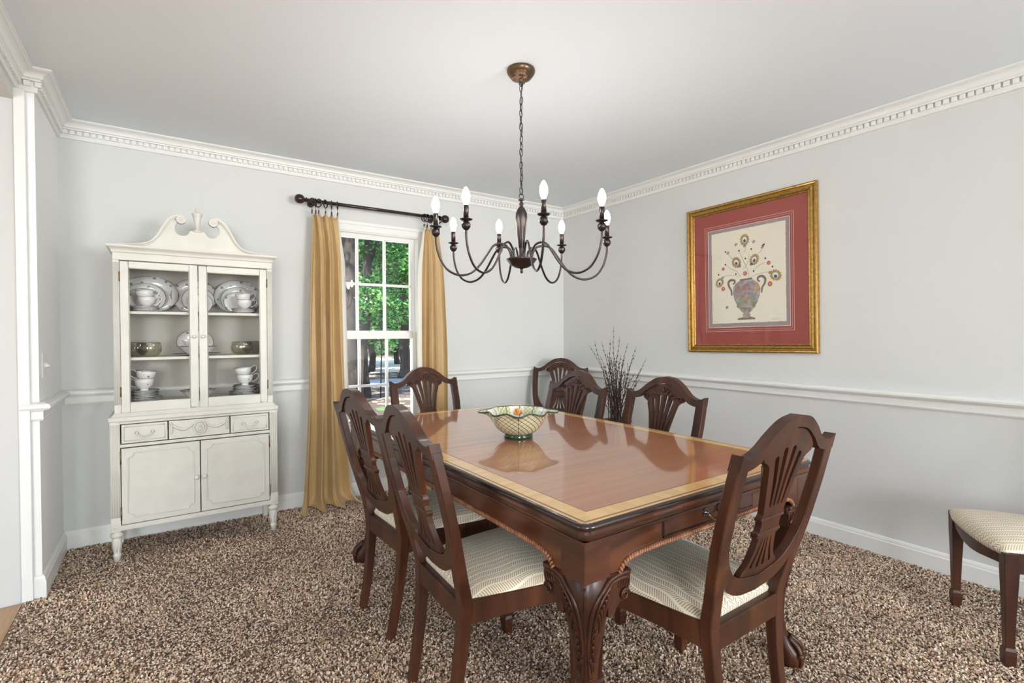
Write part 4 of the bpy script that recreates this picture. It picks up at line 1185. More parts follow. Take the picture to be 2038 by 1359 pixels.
# bottom: tall stacks of plates with cups
for u, sd, w, tl, nb in ((-0.262, -1, 'left', 6, 8), (0.250, 1, 'right', -7, 8)):
    z = SHZ[0]
    for k in range(nb):
        rr = 0.088 if k < 3 else 0.068
        saucer('china plate in the tall stack below the cups, bottom shelf ' + w, u + (0.004 if k % 2 else -0.003), 0.13, z + k * 0.0078, rr, 'plate stack on the bottom shelf ' + w)
    zc = z + nb * 0.0078 + 0.0005
    cup('lower of two stacked teacups, bottom shelf ' + w, u, 0.13, zc, sd, 0, 1.12)
    cup('upper teacup tipped in the stack, bottom shelf ' + w, u - sd * 0.003, 0.13, zc + 0.044, sd, tl, 1.12)
def bowl_china(name, label, u, d, z, r, h, sx=1.0):
    t = thing(name, label, 'bowl', cw(u, d, z), 0)
    MB().lathe([(0.0005, 0), (r * 0.5, 0), (r * 0.52, 0.004), (r * 0.75, h * 0.45), (r * 0.92, h * 0.85), (r * 1.05, h), (r * 1.05, h + 0.002), (r * 0.88, h * 0.85), (r * 0.70, h * 0.45 + 0.003), (r * 0.45, 0.008), (0.0005, 0.007)], 32, (0, 0, 0), sx, 1, mis=[0, 0, 0, 0, 1, 1, 1, 0, 0, 0]).build('bowl_body', [M_china, M_sprig], t)
    MB().tube([(r * 1.05 * sx * math.cos(2 * PI * k / 32), r * 1.05 * math.sin(2 * PI * k / 32), h + 0.001) for k in range(32)], 0.0015, 6, closed=True).build('rim', M_plat, t)
bowl_china('serving_bowl', 'white china bowl in the middle of the bottom shelf', 0.0, 0.16, SHZ[0], 0.088, 0.048)
t = thing('platter', 'flat china platter under the serving bowl, middle shelf', 'plate', cw(0.0, 0.17, SHZ[1]), 0); plate_parts(t, 0.095, 1.3, 1)
bowl_china('vegetable_bowl', 'oval china bowl below the gravy boat, middle shelf', 0.0, 0.17, SHZ[1] + 0.008, 0.080, 0.045, 1.25)
t = thing('gravy_boat', 'small china gravy boat standing in the oval bowl', 'gravy boat', cw(0.0, 0.17, SHZ[1] + 0.016), 0)
mb = MB(); rings = []
for (r, z) in ((0.020, 0), (0.020, 0.004), (0.016, 0.012), (0.028, 0.028), (0.036, 0.045), (0.038, 0.060)):
    rings.append([(r * 1.35 * math.cos(a) - (0.03 * max(0, -math.cos(a)) ** 4 * (z / 0.06) ** 2), r * 0.75 * math.sin(a), z + 0.018 * max(0, -math.cos(a)) ** 3 * (z / 0.06) ** 2) for a in [2 * PI * k / 24 for k in range(24)]])
mb.loft(rings, True, False); mb.add(rings[0], [tuple(range(24))])
mb.build('boat_body', M_china, t)
MB().tube(cr([(0.045, 0, 0.052), (0.066, 0, 0.060), (0.072, 0, 0.040), (0.040, 0, 0.022)], 4), 0.003, 8).build('handle', M_china, t)
# amber glass bowls
GP = [(0.0005, 0), (0.030, 0), (0.046, 0.008), (0.060, 0.028), (0.063, 0.050), (0.058, 0.072), (0.056, 0.080), (0.0545, 0.080), (0.0565, 0.070), (0.0605, 0.050), (0.0575, 0.030), (0.044, 0.011), (0.028, 0.004), (0.0005, 0.004)]
for u, d, lab in ((-0.300, 0.20, 'clear amber glass bowl at the back left of the middle shelf'), (-0.238, 0.115, 'clear amber glass bowl at the front left of the middle shelf'), (0.235, 0.115, 'clear amber glass bowl at the front right of the middle shelf'), (0.300, 0.21, 'clear amber glass bowl at the back right of the middle shelf')):
    t = thing('glass_bowl', lab, 'bowl', cw(u, d, SHZ[1]), 0)
    MB().lathe(GP, 28).build('glass_body', M_amber, t)
    MB().tube([(0.0552 * math.cos(2 * PI * k / 28), 0.0552 * math.sin(2 * PI * k / 28), 0.080) for k in range(28)], 0.0013, 6, closed=True).build('rim', M_plat, t)
# ================================================================== CHANDELIER
HX, HY = -1.885, -1.915
ch = thing('chandelier', 'bronze eight-arm candle chandelier hanging over the table', 'chandelier', (HX, HY, 0))
cn = MB().lathe([(0.064, 2.4395), (0.066, 2.432), (0.064, 2.424), (0.056, 2.412), (0.050, 2.408), (0.046, 2.400), (0.030, 2.393), (0.012, 2.390), (0.010, 2.382), (0.0, 2.381)], 32).build('canopy', M_canopy, ch)
for a in (0.6, 0.6 + PI): MB().ball((0.040 * math.cos(a), 0.040 * math.sin(a), 2.397), 0.005, 10, 6).build('screw_cap', M_brass, cn)
MB().tube([(0.010 * math.cos(a), 0, 2.374 + 0.010 * math.sin(a)) for a in [2 * PI * k / 14 for k in range(14)]], 0.0024, 6, closed=True).build('canopy_loop', M_bronze, ch)
link = []
for k in range(24):
    a = 2 * PI * k / 24
    link.append((0.0065 * math.cos(a), 0, 0.0135 * math.sin(a) + 0.0045 * (1 if math.sin(a) > 0 else -1) * abs(math.sin(a)) ** 0.3))
LK = MB().tube(link, 0.0019, 6, closed=True).build('chain_link', M_bronze, ch)
nlk = 17; z0, z1 = 2.357, 1.883
for i in range(nlk):
    z = z0 + (z1 - z0) * i / (nlk - 1)
    rot = (0, 0.10 * math.sin(i * 2.1), (0.5 if i % 2 else 0.5 + PI / 2) + 0.25 * math.sin(i * 1.3))
    if i == 0: LK.location = (0, 0, z); LK.rotation_euler = rot
    else: share(LK, 'chain_link', ch, (0.0015 * math.sin(i), 0, z), rot)
MB().tube([(0.004 * math.sin(k * 1.15), 0.004 * math.cos(k * 0.9), 2.385 + (1.872 - 2.385) * k / 40) for k in range(41)], 0.0016, 6).build('cord', M_bronze, ch)
MB().tube([(0.012 * math.cos(a), 0.0, 1.858 + 0.012 * math.sin(a)) for a in [2 * PI * k / 16 for k in range(16)]], 0.0028, 6, closed=True).build('top_loop', M_bronze, ch)
MB().lathe([(0.004, 1.850), (0.006, 1.846), (0.015, 1.843), (0.015, 1.839), (0.007, 1.836), (0.008, 1.828), (0.013, 1.824), (0.013, 1.820), (0.008, 1.816), (0.008, 1.812), (0.014, 1.806), (0.021, 1.794), (0.0245, 1.778), (0.0235, 1.755), (0.019, 1.71), (0.014, 1.66), (0.011, 1.62), (0.0105, 1.59), (0.013, 1.580), (0.013, 1.572)], 24).build('column', M_bronze, ch)
fl = MB()
for k in range(12):
    a = k * PI / 6
    fl.tube([(r * math.cos(a), r * math.sin(a), z) for r, z in ((0.0235, 1.785), (0.024, 1.76), (0.0195, 1.71), (0.0145, 1.66), (0.0115, 1.62))], [0.0018, 0.0035, 0.003, 0.0022, 0.0015], 6)
fl.build('fluting', M_bronze, ch)
MB().lathe([(0.012, 1.580), (0.045, 1.575), (0.070, 1.571), (0.072, 1.567), (0.066, 1.560), (0.052, 1.542), (0.030, 1.530), (0.010, 1.526), (0.006, 1.522), (0.005, 1.516), (0.0075, 1.511), (0.005, 1.505), (0.0, 1.503)], 28).build('bowl', M_bronze, ch)
BZ = 1.690
ARMS = [(0.357, -111.4), (0.352, -166.0), (0.398, 163.6), (0.444, 106.8), (0.352, 73.9), (0.415, 23.2), (0.445, -16.2), (0.405, -69.7)]
for (R0, ang) in ARMS:
    a = math.radians(ang); ux, uy = math.cos(a), math.sin(a)
    k = R0 / 0.40
    prof = [(0.050, 1.566), (0.056, 1.600), (0.076, 1.628), (0.108, 1.636), (0.138, 1.622), (0.165, 1.585), (0.200, 1.535), (0.240, 1.498), (0.292 * 1.0, 1.485), (0.345, 1.505), (0.380, 1.553), (0.397, 1.61), (0.40, 1.655)]
    pts = cr([(r * k if r > .1 else r, 0, z) for r, z in prof], 4)
    arm = MB().tube([(p[0] * ux, p[0] * uy, p[2]) for p in pts], 0.0052, 10).build('arm', M_bronze, ch)
    c = (R0 * ux, R0 * uy, 0)
    MB().lathe([(0.0055, BZ - 0.040), (0.010, BZ - 0.038), (0.018, BZ - 0.028), (0.0195, BZ - 0.017), (0.015, BZ - 0.008), (0.009, BZ - 0.004), (0.010, BZ)], 18, c).build('cup', M_bronze, arm)
    MB().lathe([(0.006, BZ - 0.002), (0.018, BZ - 0.001), (0.026, BZ + 0.003), (0.0275, BZ + 0.0055), (0.018, BZ + 0.003), (0.006, BZ + 0.003)], 20, c).build('drip_pan', M_bronze, arm)
    MB().lathe([(0.011, BZ + 0.003), (0.011, BZ + 0.060), (0.009, BZ + 0.064), (0.004, BZ + 0.065)], 16, c).build('candle_sleeve', M_bronze, arm)
    b = [(0.0065, 0.060), (0.0085, 0.068), (0.0135, 0.080), (0.0170, 0.094), (0.0168, 0.104), (0.0135, 0.118), (0.0085, 0.129), (0.0035, 0.1365), (0.0, 0.138)]
    MB().lathe([(r, BZ + z) for r, z in b], 14, c).build('bulb', M_bulb, arm)

# ================================================================== CURTAINS AND ROD
rod = thing('curtain_rod', 'dark curtain rod with ball finials above the window', 'curtain rod', (-1.905, -0.095, 2.163))
Ry = Matrix.Rotation(PI / 2, 4, 'Y')
MB().tube([(-0.53, 0, -0.002), (0.53, 0, 0.002)], 0.0128, 16).build('rod', M_rod, rod)
for s in (-1, 1):
    f = MB().lathe([(0.0128, 0), (0.017, 0.003), (0.017, 0.008), (0.010, 0.012), (0.011, 0.016), (0.021, 0.021), (0.030, 0.033), (0.0335, 0.049), (0.030, 0.065), (0.019, 0.078), (0.0, 0.083)], 20, M=Matrix.Rotation(s * PI / 2, 4, 'Y')).build('finial', M_rod, rod)
    f.location = (s * 0.512, 0, 0)
    b = MB().lathe([(0.022, 0.0), (0.022, 0.006), (0.010, 0.010), (0.009, 0.075)], 14, M=Matrix.Rotation(PI / 2, 4, 'X'))
    b.tube([(0, -0.072, 0), (0, -0.095, -0.016), (0, -0.112, -0.004)], 0.006, 8)
    br = b.build('bracket', M_rod, rod); br.location = (s * 0.470, 0.095, -0.006)
def curtain(label, xt, xm, xb, ringx, nf, ph, lin_side, zb):
    """xt, xm, xb: x-range at the top, at 1.1 m and at the floor"""
    cx = (xm[0] + xm[1]) / 2
    t = thing('curtain', label, 'curtain', (cx, -0.095, 0.0), 0, 'gold silk curtains')
    NS, NZ = 130, 56
    V = []; zt = 2.088
    def edge(z):
        if z > 1.1:
            k = (2.07 - z) / 0.97; k = min(1, max(0, k)) ** 0.6
            return [xt[i] + (xm[i] - xt[i]) * k for i in (0, 1)]
        k = (1.1 - z) / 1.1
        return [xm[i] + (xb[i] - xm[i]) * k ** 1.6 for i in (0, 1)]
    for j in range(NZ + 1):
        v = j / NZ
        for i in range(NS + 1):
            s = i / NS
            z = zt * (1 - v) + zb * v
            # scalloped heading between rings
            hd = max(0, 1 - v * 9)
            rp = (s * (len(ringx) - 1)) % 1.0
            z -= hd * 0.030 * math.sin(PI * rp) ** 0.8
            e = edge(z)
            w = e[1] - e[0]
            q_ = s * (len(ringx) - 1); qi = min(len(ringx) - 2, int(q_)); xr = ringx[qi] + (ringx[qi + 1] - ringx[qi]) * (q_ - qi)
            kt = max(0, 1 - v / 0.16) ** 1.3
            drift = 0.35 * math.sin(2.2 * v + ph) + 0.15 * math.sin(5 * v + 2 * ph)
            th = 2 * PI * nf * (s + 0.03 * math.sin(9 * s + ph + 2 * v)) + ph + drift
            amp = (0.014 + 0.036 * min(1, v * 1.8)) * (0.75 + 0.35 * math.sin(3.7 * s + ph))
            sn = math.sin(th); fold = math.copysign(abs(sn) ** 0.7, sn) + 0.35 * math.sin(2 * th + 1.1 + ph)
            yy = -amp * fold
            xx = (e[0] + w * s) * (1 - kt) + xr * kt + 0.010 * math.cos(th) * (0.4 + v) * (1 - kt)
            # pool on the floor
            pool = max(0, (v - 0.955) / 0.045)
            yy -= pool ** 1.5 * (0.06 + 0.09 * math.sin(6.3 * s * 1.7 + ph) ** 2)
            xx += pool ** 1.5 * (s - 0.45) * 0.09
            yy = min(yy, 0.040)
            zz = max(z, 0.006 + 0.012 * abs(math.sin(th * 0.5)))
            V.append((xx - cx, yy, zz))
    F = [(j * (NS + 1) + i, j * (NS + 1) + i + 1, (j + 1) * (NS + 1) + i + 1, (j + 1) * (NS + 1) + i) for j in range(NZ) for i in range(NS)]
    o = MB().add(V, F, True).build('panel', M_silk, t, fixn=False)
    md = o.modifiers.new('thickness', 'SOLIDIFY'); md.thickness = 0.0025; md.offset = 0
    # pale lining turned out along the window-side edge
    ie = NS if lin_side > 0 else 0
    LV = []
    for j in range(NZ + 1):
        p = Vector(V[j * (NS + 1) + ie]); v = j / NZ
        w = (0.004 + 0.030 * min(1, v * 6)) * max(0.08, min(1, (0.80 - v) / 0.15))
        LV += [(p.x, p.y - 0.004, p.z), (p.x + lin_side * w * 0.7, p.y + 0.006 + 0.008 * math.sin(4 * v), p.z - 0.002), (p.x + lin_side * w, p.y + 0.016, p.z - 0.003)]
    LF = [(j * 3 + k, j * 3 + k + 1, (j + 1) * 3 + k + 1, (j + 1) * 3 + k) for j in range(NZ) for k in (0, 1)]
    lo = MB().add(LV, LF, True).build('lining', M_lining, t, fixn=False)
    md = lo.modifiers.new('thickness', 'SOLIDIFY'); md.thickness = 0.002; md.offset = 0
    for q, rx in enumerate(ringx):
        tw = random.uniform(-0.7, 0.7)
        rr = Matrix.Rotation(tw, 4, 'Z')
        circ = [rr @ Vector((0, 0.028 * math.cos(a), 0.028 * math.sin(a))) for a in [2 * PI * k / 22 for k in range(22)]]
        rg = MB().tube([(c.x + rx - cx, c.y, c.z + 2.1515) for c in circ], 0.0042, 8, closed=True).build('ring', M_rod, t)
        cxp = rx
        MB().tube([(rx - cx, 0, 2.124), (rx - cx + 0.3 * (cxp - rx), 0, 2.112), (cxp - cx, 0, 2.098)], 0.0014, 6).box(cxp - cx - 0.004, cxp - cx + 0.004, -0.007, 0.007, 2.072, 2.100).build('clip', M_rod, rg)
    return t
curtain('gold silk curtain pooling on the carpet left of the window', (-2.375, -2.195), (-2.418, -2.175), (-2.478, -2.118), [-2.385, -2.360, -2.340, -2.293, -2.251, -2.209], 3.3, 0.6, 1, -0.015)
curtain('gold silk curtain on the right side of the window', (-1.535, -1.385), (-1.575, -1.322), (-1.595, -1.315), [-1.530, -1.505, -1.470, -1.440, -1.400], 3.3, 2.4, -1, -0.015)

# ================================================================== FRAMED PRINT
PW, PH = 0.912, 1.040
pic = thing('framed_print', 'gilt framed print of a flower vase with wide red mat', 'picture', (-0.004, -1.908, 1.612))
pic.rotation_euler = (math.radians(-0.9), 0, 0)
# local: a = to the right in view (-y), b = up (z), t = out from the wall (-x)
def pm(a, b, t): return (-t, -a, b)
def flat(name, loops, t0, t1, m, parent=pic):
    return MB().prism(loops, lambda u, v, t: pm(u, v, t0 + (t1 - t0) * t)).build(name, m, parent)
def rect(x0, x1, z0, z1): return [(x0, z0), (x1, z0), (x1, z1), (x0, z1)]
fprof = [(0.0, 0.0, 0), (0.0, 0.022, 1), (0.006, 0.026, 0), (0.014, 0.024, 1), (0.018, 0.019, 1), (0.026, 0.018, 0), (0.034, 0.021, 0), (0.042, 0.017, 1), (0.046, 0.012, 0), (0.052, 0.014, 0), (0.057, 0.010, 0), (0.057, 0.0, 0)]
cor = [(-PW / 2, -PH / 2), (PW / 2, -PH / 2), (PW / 2, PH / 2), (-PW / 2, PH / 2)]
for i in range(4):
    a, b = Vector(cor[i]), Vector(cor[(i + 1) % 4])
    sa, sb = Vector((-math.copysign(1, a.x), -math.copysign(1, a.y))), Vector((-math.copysign(1, b.x), -math.copysign(1, b.y)))
    mb = MB()
    for k in range(len(fprof) - 1):
        r = []
        for (o_, h, _) in (fprof[k], fprof[k + 1]):
            pa, pb = a + sa * o_, b + sb * o_
            r += [pm(pa.x, pa.y, h), pm(pb.x, pb.y, h)]
        mb.add(r, [(0, 1, 3, 2)], False, fprof[k][2])
    mb.add([pm(*(a), 0), pm(*(b), 0), pm(*(b + sb * 0.057), 0), pm(*(a + sa * 0.057), 0)], [(0, 1, 2, 3)])
    mb.build('frame_side', [M_gold, M_goldd], pic)
ix, iz = PW / 2 - 0.055, PH / 2 - 0.055
flat('backing_board', [rect(-ix, ix, -iz, iz)], 0.001, 0.004, M_mauve)
# window mat: red with opening
ox, oz0, oz1 = 0.287, -0.345, 0.342
flat('red_mat', [rect(-ix, ix, -iz, iz), rect(-ox, ox, oz0, oz1)[::-1]], 0.0045, 0.0075, M_red)
def ring_line(name, h, z0, z1, w, t0, t1, m):
    flat(name, [rect(-h - w, h + w, z0 - w, z1 + w), rect(-h, h, z0, z1)[::-1]], t0, t1, m)
ring_line('mat_line', 0.311, -0.373, 0.370, 0.0022, 0.0074, 0.0079, M_white)
ring_line('mat_line', 0.300, -0.361, 0.358, 0.0014, 0.0074, 0.0079, M_white)
ring_line('mat_bevel', 0.2868, -0.3448, 0.3418, 0.0030, 0.0060, 0.0082, mat('mat_bevel_white', (0.75, 0.70, 0.66), 0.7))
# paper with deckled edge
pu, pz0, pz1 = 0.2615, -0.318, 0.320
dk = []
for (a, b, n) in (((-pu, pz0), (pu, pz0), 40), ((pu, pz0), (pu, pz1), 48), ((pu, pz1), (-pu, pz1), 40), ((-pu, pz1), (-pu, pz0), 48)):
    for k in range(n):
        q = Vector(a) + (Vector(b) - Vector(a)) * (k / n)
        dk.append((q.x + random.uniform(-0.0012, 0.0012), q.y + random.uniform(-0.0012, 0.0012)))
paper = flat('paper', [dk], 0.0045, 0.0056, M_paper)
# printed flower vase, drawn in paper units
def PP(px, py):
    """position on the sheet from a measured sketch grid"""
    v = 0.5; u = 0.5
    for _ in range(6):
        xl = 95 + (78 - 95) * v; xr = 958 + (938 - 958) * v
        u = (px - xl) / (xr - xl)
        yt = 200 + (48 - 200) * u; ybm = 1262 + (1255 - 1262) * u
        v = (py - yt) / (ybm - yt)
    return (-pu + 2 * pu * u, pz1 + (pz0 - pz1) * v)
INK = {}
def ink(n, c, var=0.0):
    if n not in INK: INK[n] = mat('print_' + n, c, 0.8, var=var, vscale=40)
    return INK[n]
lv = [0]
def draw(name, pts, m, lift=0):
    lv[0] += 1
    t = 0.0057 + 0.00025 * lift
    return flat(name, [pts], t, t + 0.0002, m, paper)
def stroke(name, pts, w, m, lift=0):
    p = [Vector(q) for q in cr(pts, 5)]
    L, R = [], []
    for i, q in enumerate(p):
        d = (p[min(i + 1, len(p) - 1)] - p[max(i - 1, 0)]).normalized(); n = Vector((-d.y, d.x))
        ww = w * (1 - 0.4 * abs(2 * i / (len(p) - 1) - 1))
        L.append(tuple(q + n * ww)); R.append(tuple(q - n * ww))
    return draw(name, L + R[::-1], m, lift)
def disc(c, rx, ry, rot=0, n=14, jag=0.0):
    return [(c[0] + (rx * math.cos(a) * math.cos(rot) - ry * math.sin(a) * math.sin(rot)) * (1 + (jag if k % 2 else 0)), c[1] + (rx * math.cos(a) * math.sin(rot) + ry * math.sin(a) * math.cos(rot)) * (1 + (jag if k % 2 else 0))) for k, a in enumerate([2 * PI * k / n for k in range(n)])]
vase_m = ink('vase_grey', (0.34, 0.30, 0.31), 0.35); olive = ink('olive', (0.28, 0.26, 0.13), 0.3); tan = ink('tan', (0.50, 0.30, 0.12), 0.2)
blk = ink('black', (0.03, 0.025, 0.03)); redk = ink('red', (0.50, 0.09, 0.05)); grn = ink('sage', (0.30, 0.33, 0.22), 0.2); crm = ink('cream', (0.75, 0.73, 0.64)); blu = ink('navy', (0.05, 0.07, 0.11)); hnd = ink('handle', (0.20, 0.16, 0.13)); stm = ink('stem', (0.40, 0.33, 0.26))
VS = [(430, 740), (445, 728), (440, 752), (395, 778), (355, 830), (347, 900), (365, 985), (400, 1060), (440, 1120), (470, 1150), (455, 1165), (470, 1185), (400, 1205), (395, 1225), (605, 1222), (600, 1200), (540, 1182), (552, 1160), (535, 1145), (575, 1105), (630, 1020), (662, 930), (672, 850), (650, 790), (600, 748), (575, 735), (580, 722), (560, 716), (470, 730)]
draw('printed_vase', [PP(*q) for q in VS[2:25]], vase_m)
draw('printed_vase_neck', [PP(*q) for q in [(435, 738), (575, 720), (590, 742), (440, 756)]], hnd, 1)
for (cx_, cy_, rx, ry, m) in ((440, 990, 28, 45, grn), (560, 975, 28, 45, grn), (500, 970, 20, 30, tan), (500, 840, 45, 45, ink('rose', (0.36, 0.22, 0.21), .3)), (410, 870, 35, 40, ink('rose', (0.36, 0.22, 0.21))), (630, 840, 22, 50, tan), (500, 1085, 60, 14, olive), (410, 1050, 20, 30, olive), (590, 1050, 20, 30, olive)):
    c = PP(cx_, cy_); k = 0.523 / 862
    draw('printed_panel', disc(c, rx * k, ry * k * 0.95, 0, 12, 0.15), m, 1)
stroke('printed_foot', [PP(400, 1214), PP(500, 1212), PP(602, 1210)], 0.006, hnd, 1); stroke('printed_foot', [PP(455, 1166), PP(552, 1162)], 0.005, tan, 1)
for H_ in ([(335, 930), (328, 870), (300, 815), (298, 770), (330, 745), (370, 752), (372, 780), (350, 795)], [(682, 905), (692, 840), (720, 790), (725, 735), (690, 705), (648, 720), (645, 755), (668, 770)]):
    stroke('printed_handle', [PP(*q) for q in H_], 0.0085, hnd, 1)
for S_ in ([(540, 720), (535, 640), (505, 560), (465, 470), (435, 400)], [(470, 620), (520, 570), (545, 490), (555, 430)], [(490, 420), (515, 370), (510, 300)], [(450, 710), (400, 640), (330, 610), (270, 560)], [(440, 700), (350, 690), (250, 700), (200, 760)], [(560, 720), (640, 680), (760, 660), (820, 690)], [(590, 640), (660, 580), (730, 540)], [(300, 430), (340, 480), (420, 560)], [(650, 440), (690, 400), (710, 340)]):
    stroke('printed_stem', [PP(*q) for q in S_], 0.0016, stm, 1)
for (cx_, cy_, r, rot) in ((505, 265, 62, 0), (400, 535, 62, 0.5), (610, 505, 60, -0.5), (185, 775, 56, -0.6), (840, 700, 64, 0.9)):
    k = 0.523 / 862; c = PP(cx_, cy_)
    draw('printed_feather', disc(c, r * k * 0.95, r * k * 1.15, rot, 26, -0.18), tan, 2)
    draw('printed_feather', disc(c, r * k * 0.62, r * k * 0.78, rot, 16), olive, 3)
    draw('printed_feather', disc(c, r * k * 0.44, r * k * 0.56, rot, 16), crm, 4)
    draw('printed_feather', disc((c[0], c[1] - r * k * 0.18), r * k * 0.24, r * k * 0.30, rot, 12), blu, 5)
for (cx_, cy_) in ((505, 340), (440, 580), (575, 560), (225, 715), (780, 665), (705, 360), (300, 420), (400, 320), (610, 290), (270, 1070)):
    k = 0.523 / 862; draw('printed_leaf', disc(PP(cx_, cy_), 26 * k, 20 * k, 0.6, 10, -0.45), grn, 2)
for (cx_, cy_) in ((435, 395), (580, 378), (508, 490), (735, 495), (810, 597), (600, 643), (390, 673), (265, 558), (175, 678), (272, 405), (725, 328), (710, 340)):
    k = 0.523 / 862; draw('printed_berry', disc(PP(cx_, cy_), 9 * k, 10 * k), blk, 3)
for (cx_, cy_, r) in ((500, 668, 26), (228, 848, 26), (777, 803, 28), (770, 550, 22), (235, 610, 20)):
    k = 0.523 / 862; draw('printed_rosette', disc(PP(cx_, cy_), r * k, r * k * 1.05, 0, 14, -0.2), redk, 2); draw('printed_rosette', disc(PP(cx_, cy_), r * k * 0.45, r * k * 0.5), ink('pink', (0.55, 0.30, 0.25)), 3)
stroke('signature', [PP(775, 1225), PP(790, 1212), PP(800, 1232), PP(815, 1215), PP(828, 1230), PP(845, 1214), PP(860, 1230), PP(890, 1220)], 0.0009, stm, 1)
stroke('edition_mark', [PP(95, 1240), PP(110, 1232), PP(125, 1242), PP(150, 1234)], 0.0007, stm, 1)
MB().add([pm(-ix, -iz, 0.0098), pm(ix, -iz, 0.0098), pm(ix, iz, 0.0098), pm(-ix, iz, 0.0098)], [(0, 1, 2, 3)]).build('glazing', M_pglass, pic, fixn=False)

# ================================================================== CERAMIC BOWL ON THE TABLE
def bowl_mat():
    m, nt, b = nmat('trellis_glaze'); g = G(nt)
    x, y, z = g.xyz()
    ang = g.m('ARCTAN2', y, x)
    def lines(k, mz, w):
        f = g.m('FRACT', g.m('ADD', g.m('ADD', g.m('MULTIPLY', ang, k / (2 * PI)), g.m('MULTIPLY', z, mz)), 30.0))
        return g.m('LESS_THAN', g.m('ABSOLUTE', g.m('SUBTRACT', f, 0.5)), w)
    l1 = lines(26, 52, 0.07); l2 = lines(26, -52, 0.05); l3 = lines(6, 0, 0.010)
    base = g.mix(g.noise(18, 3), (0.60, 0.55, 0.30), (0.80, 0.75, 0.54))
    c = g.mix(g.m('MULTIPLY', l2, 0.9), base, (0.13, 0.12, 0.035))
    c = g.mix(l1, c, (0.035, 0.030, 0.012)); c = g.mix(l3, c, (0.035, 0.030, 0.012))
    nt.links.new(c, b.inputs['Base Color'])
    P_(b, Roughness=0.12); b.inputs['Coat Weight'].default_value = 0.6
    return m
def bowl_in_mat():
    m, nt, b = nmat('trellis_glaze_inside'); g = G(nt)
    x, y, z = g.xyz()
    ang = g.m('ARCTAN2', y, x)
    def lines(k, mz, w, o=0.0):
        f = g.m('FRACT', g.m('ADD', g.m('ADD', g.m('MULTIPLY', ang, k / (2 * PI)), g.m('MULTIPLY', z, mz)), 30.0 + o))
        return g.m('LESS_THAN', g.m('ABSOLUTE', g.m('SUBTRACT', f, 0.5)), w)
    pan = g.m('LESS_THAN', g.m('FRACT', g.m('ADD', g.m('MULTIPLY', ang, 6 / (2 * PI)), 10.22)), 0.5)
    tr = g.m('MULTIPLY', g.m('MAXIMUM', lines(40, 60, 0.06), lines(40, -60, 0.05)), pan)
    c = g.mix(pan, (0.76, 0.74, 0.66), (0.66, 0.66, 0.42))
    c = g.mix(tr, c, (0.12, 0.13, 0.04)); c = g.mix(lines(12, 0, 0.03, 0.64), c, (0.08, 0.10, 0.03))
    nt.links.new(c, b.inputs['Base Color'])
    P_(b, Roughness=0.12); b.inputs['Coat Weight'].default_value = 0.6
    return m
M_bowl, M_bowli, M_green = bowl_mat(), bowl_in_mat(), mat('green_glaze', (0.012, 0.055, 0.022), 0.12, coat=0.6)
bw_ = thing('ceramic_bowl', 'footed ceramic bowl with trellis pattern and scalloped green rim', 'bowl', (-1.950, -1.975, 0.7605), math.radians(-34.6))
NB = 72
def bowl_ring(r, z, k):
    out = []
    for i in range(NB):
        a = 2 * PI * i / NB
        sc = k * (0.007 * math.cos(8 * a) )
        lug = k * 0.030 * (max(0, abs(math.cos(a)) - 0.93) / 0.07) ** 1.3
        rr = r + sc + lug
        fr = max(0.0, -math.sin(a)) ** 0.6; bk = max(0.0, math.sin(a)) ** 0.6
        out.append((rr * math.cos(a), rr * math.sin(a), z + k * (-0.0060 * math.cos(8 * a) * fr + 0.003 * bk * (1 - 0.4 * math.cos(8 * a)) - 0.002 * (lug > 0.004))))
    return out
outer = [bowl_ring(r, z, k) for r, z, k in ((0.058, 0.018, 0), (0.078, 0.026, 0), (0.098, 0.044, 0), (0.113, 0.066, 0), (0.122, 0.088, 0.1), (0.128, 0.102, 0.4), (0.139, 0.112, 0.9), (0.143, 0.114, 1.0))]
inner = [bowl_ring(r, z, k) for r, z, k in ((0.142, 0.118, 1.0), (0.134, 0.115, 0.7), (0.123, 0.102, 0.3), (0.117, 0.088, 0.05), (0.108, 0.066, 0), (0.092, 0.046, 0), (0.066, 0.030, 0), (0.002, 0.026, 0))]
MB().loft(outer, True, False).build('outer_wall', M_bowl, bw_)
MB().loft(inner, True, False).build('inner_wall', M_bowli, bw_)
MB().tube([tuple((Vector(a) + Vector(b)) / 2) for a, b in zip(outer[-1], inner[0])], 0.0036, 8, closed=True).build('rim', M_green, bw_)
MB().lathe([(0.060, 0.0), (0.064, 0.001), (0.066, 0.006), (0.065, 0.016), (0.061, 0.021), (0.056, 0.021)], 40).build('foot', M_green, bw_)
orange = [mat('lotus_orange', (0.75, 0.28, 0.05), 0.2), mat('lotus_pale', (0.80, 0.48, 0.16), 0.2), mat('lotus_rust', (0.45, 0.12, 0.02), 0.2)]
# flower painted on the far inner wall
fl = empty('flower', (0, 0, 0)); fl.parent = bw_
for i, (da, tilt, l) in enumerate(((0, 0, 0.030), (-0.07, 0.35, 0.028), (0.07, -0.35, 0.028), (-0.14, 0.75, 0.026), (0.14, -0.75, 0.026), (-0.19, 1.15, 0.022), (0.19, -1.15, 0.022))):
    a0 = PI / 2
    pts = []
    for k in range(12):
        t = 2 * PI * k / 12
        x_ = 0.0055 * math.sin(t) * (1 if abs(math.cos(t)) < .9 else 0.4); y_ = l * 0.5 * (1 - math.cos(t))
        xx = x_ * math.cos(tilt) - y_ * math.sin(tilt); zz = 0.083 + x_ * math.sin(tilt) + y_ * math.cos(tilt)
        rr = 0.1165 + (zz - 0.088) * 0.42 - 0.0012 - 0.0003 * (7 - i)
        an = a0 + xx / 0.11
        pts.append((rr * math.cos(an), rr * math.sin(an), zz))
    MB().add(pts, [tuple(range(12))]).build('petal', orange[i % 3], fl)

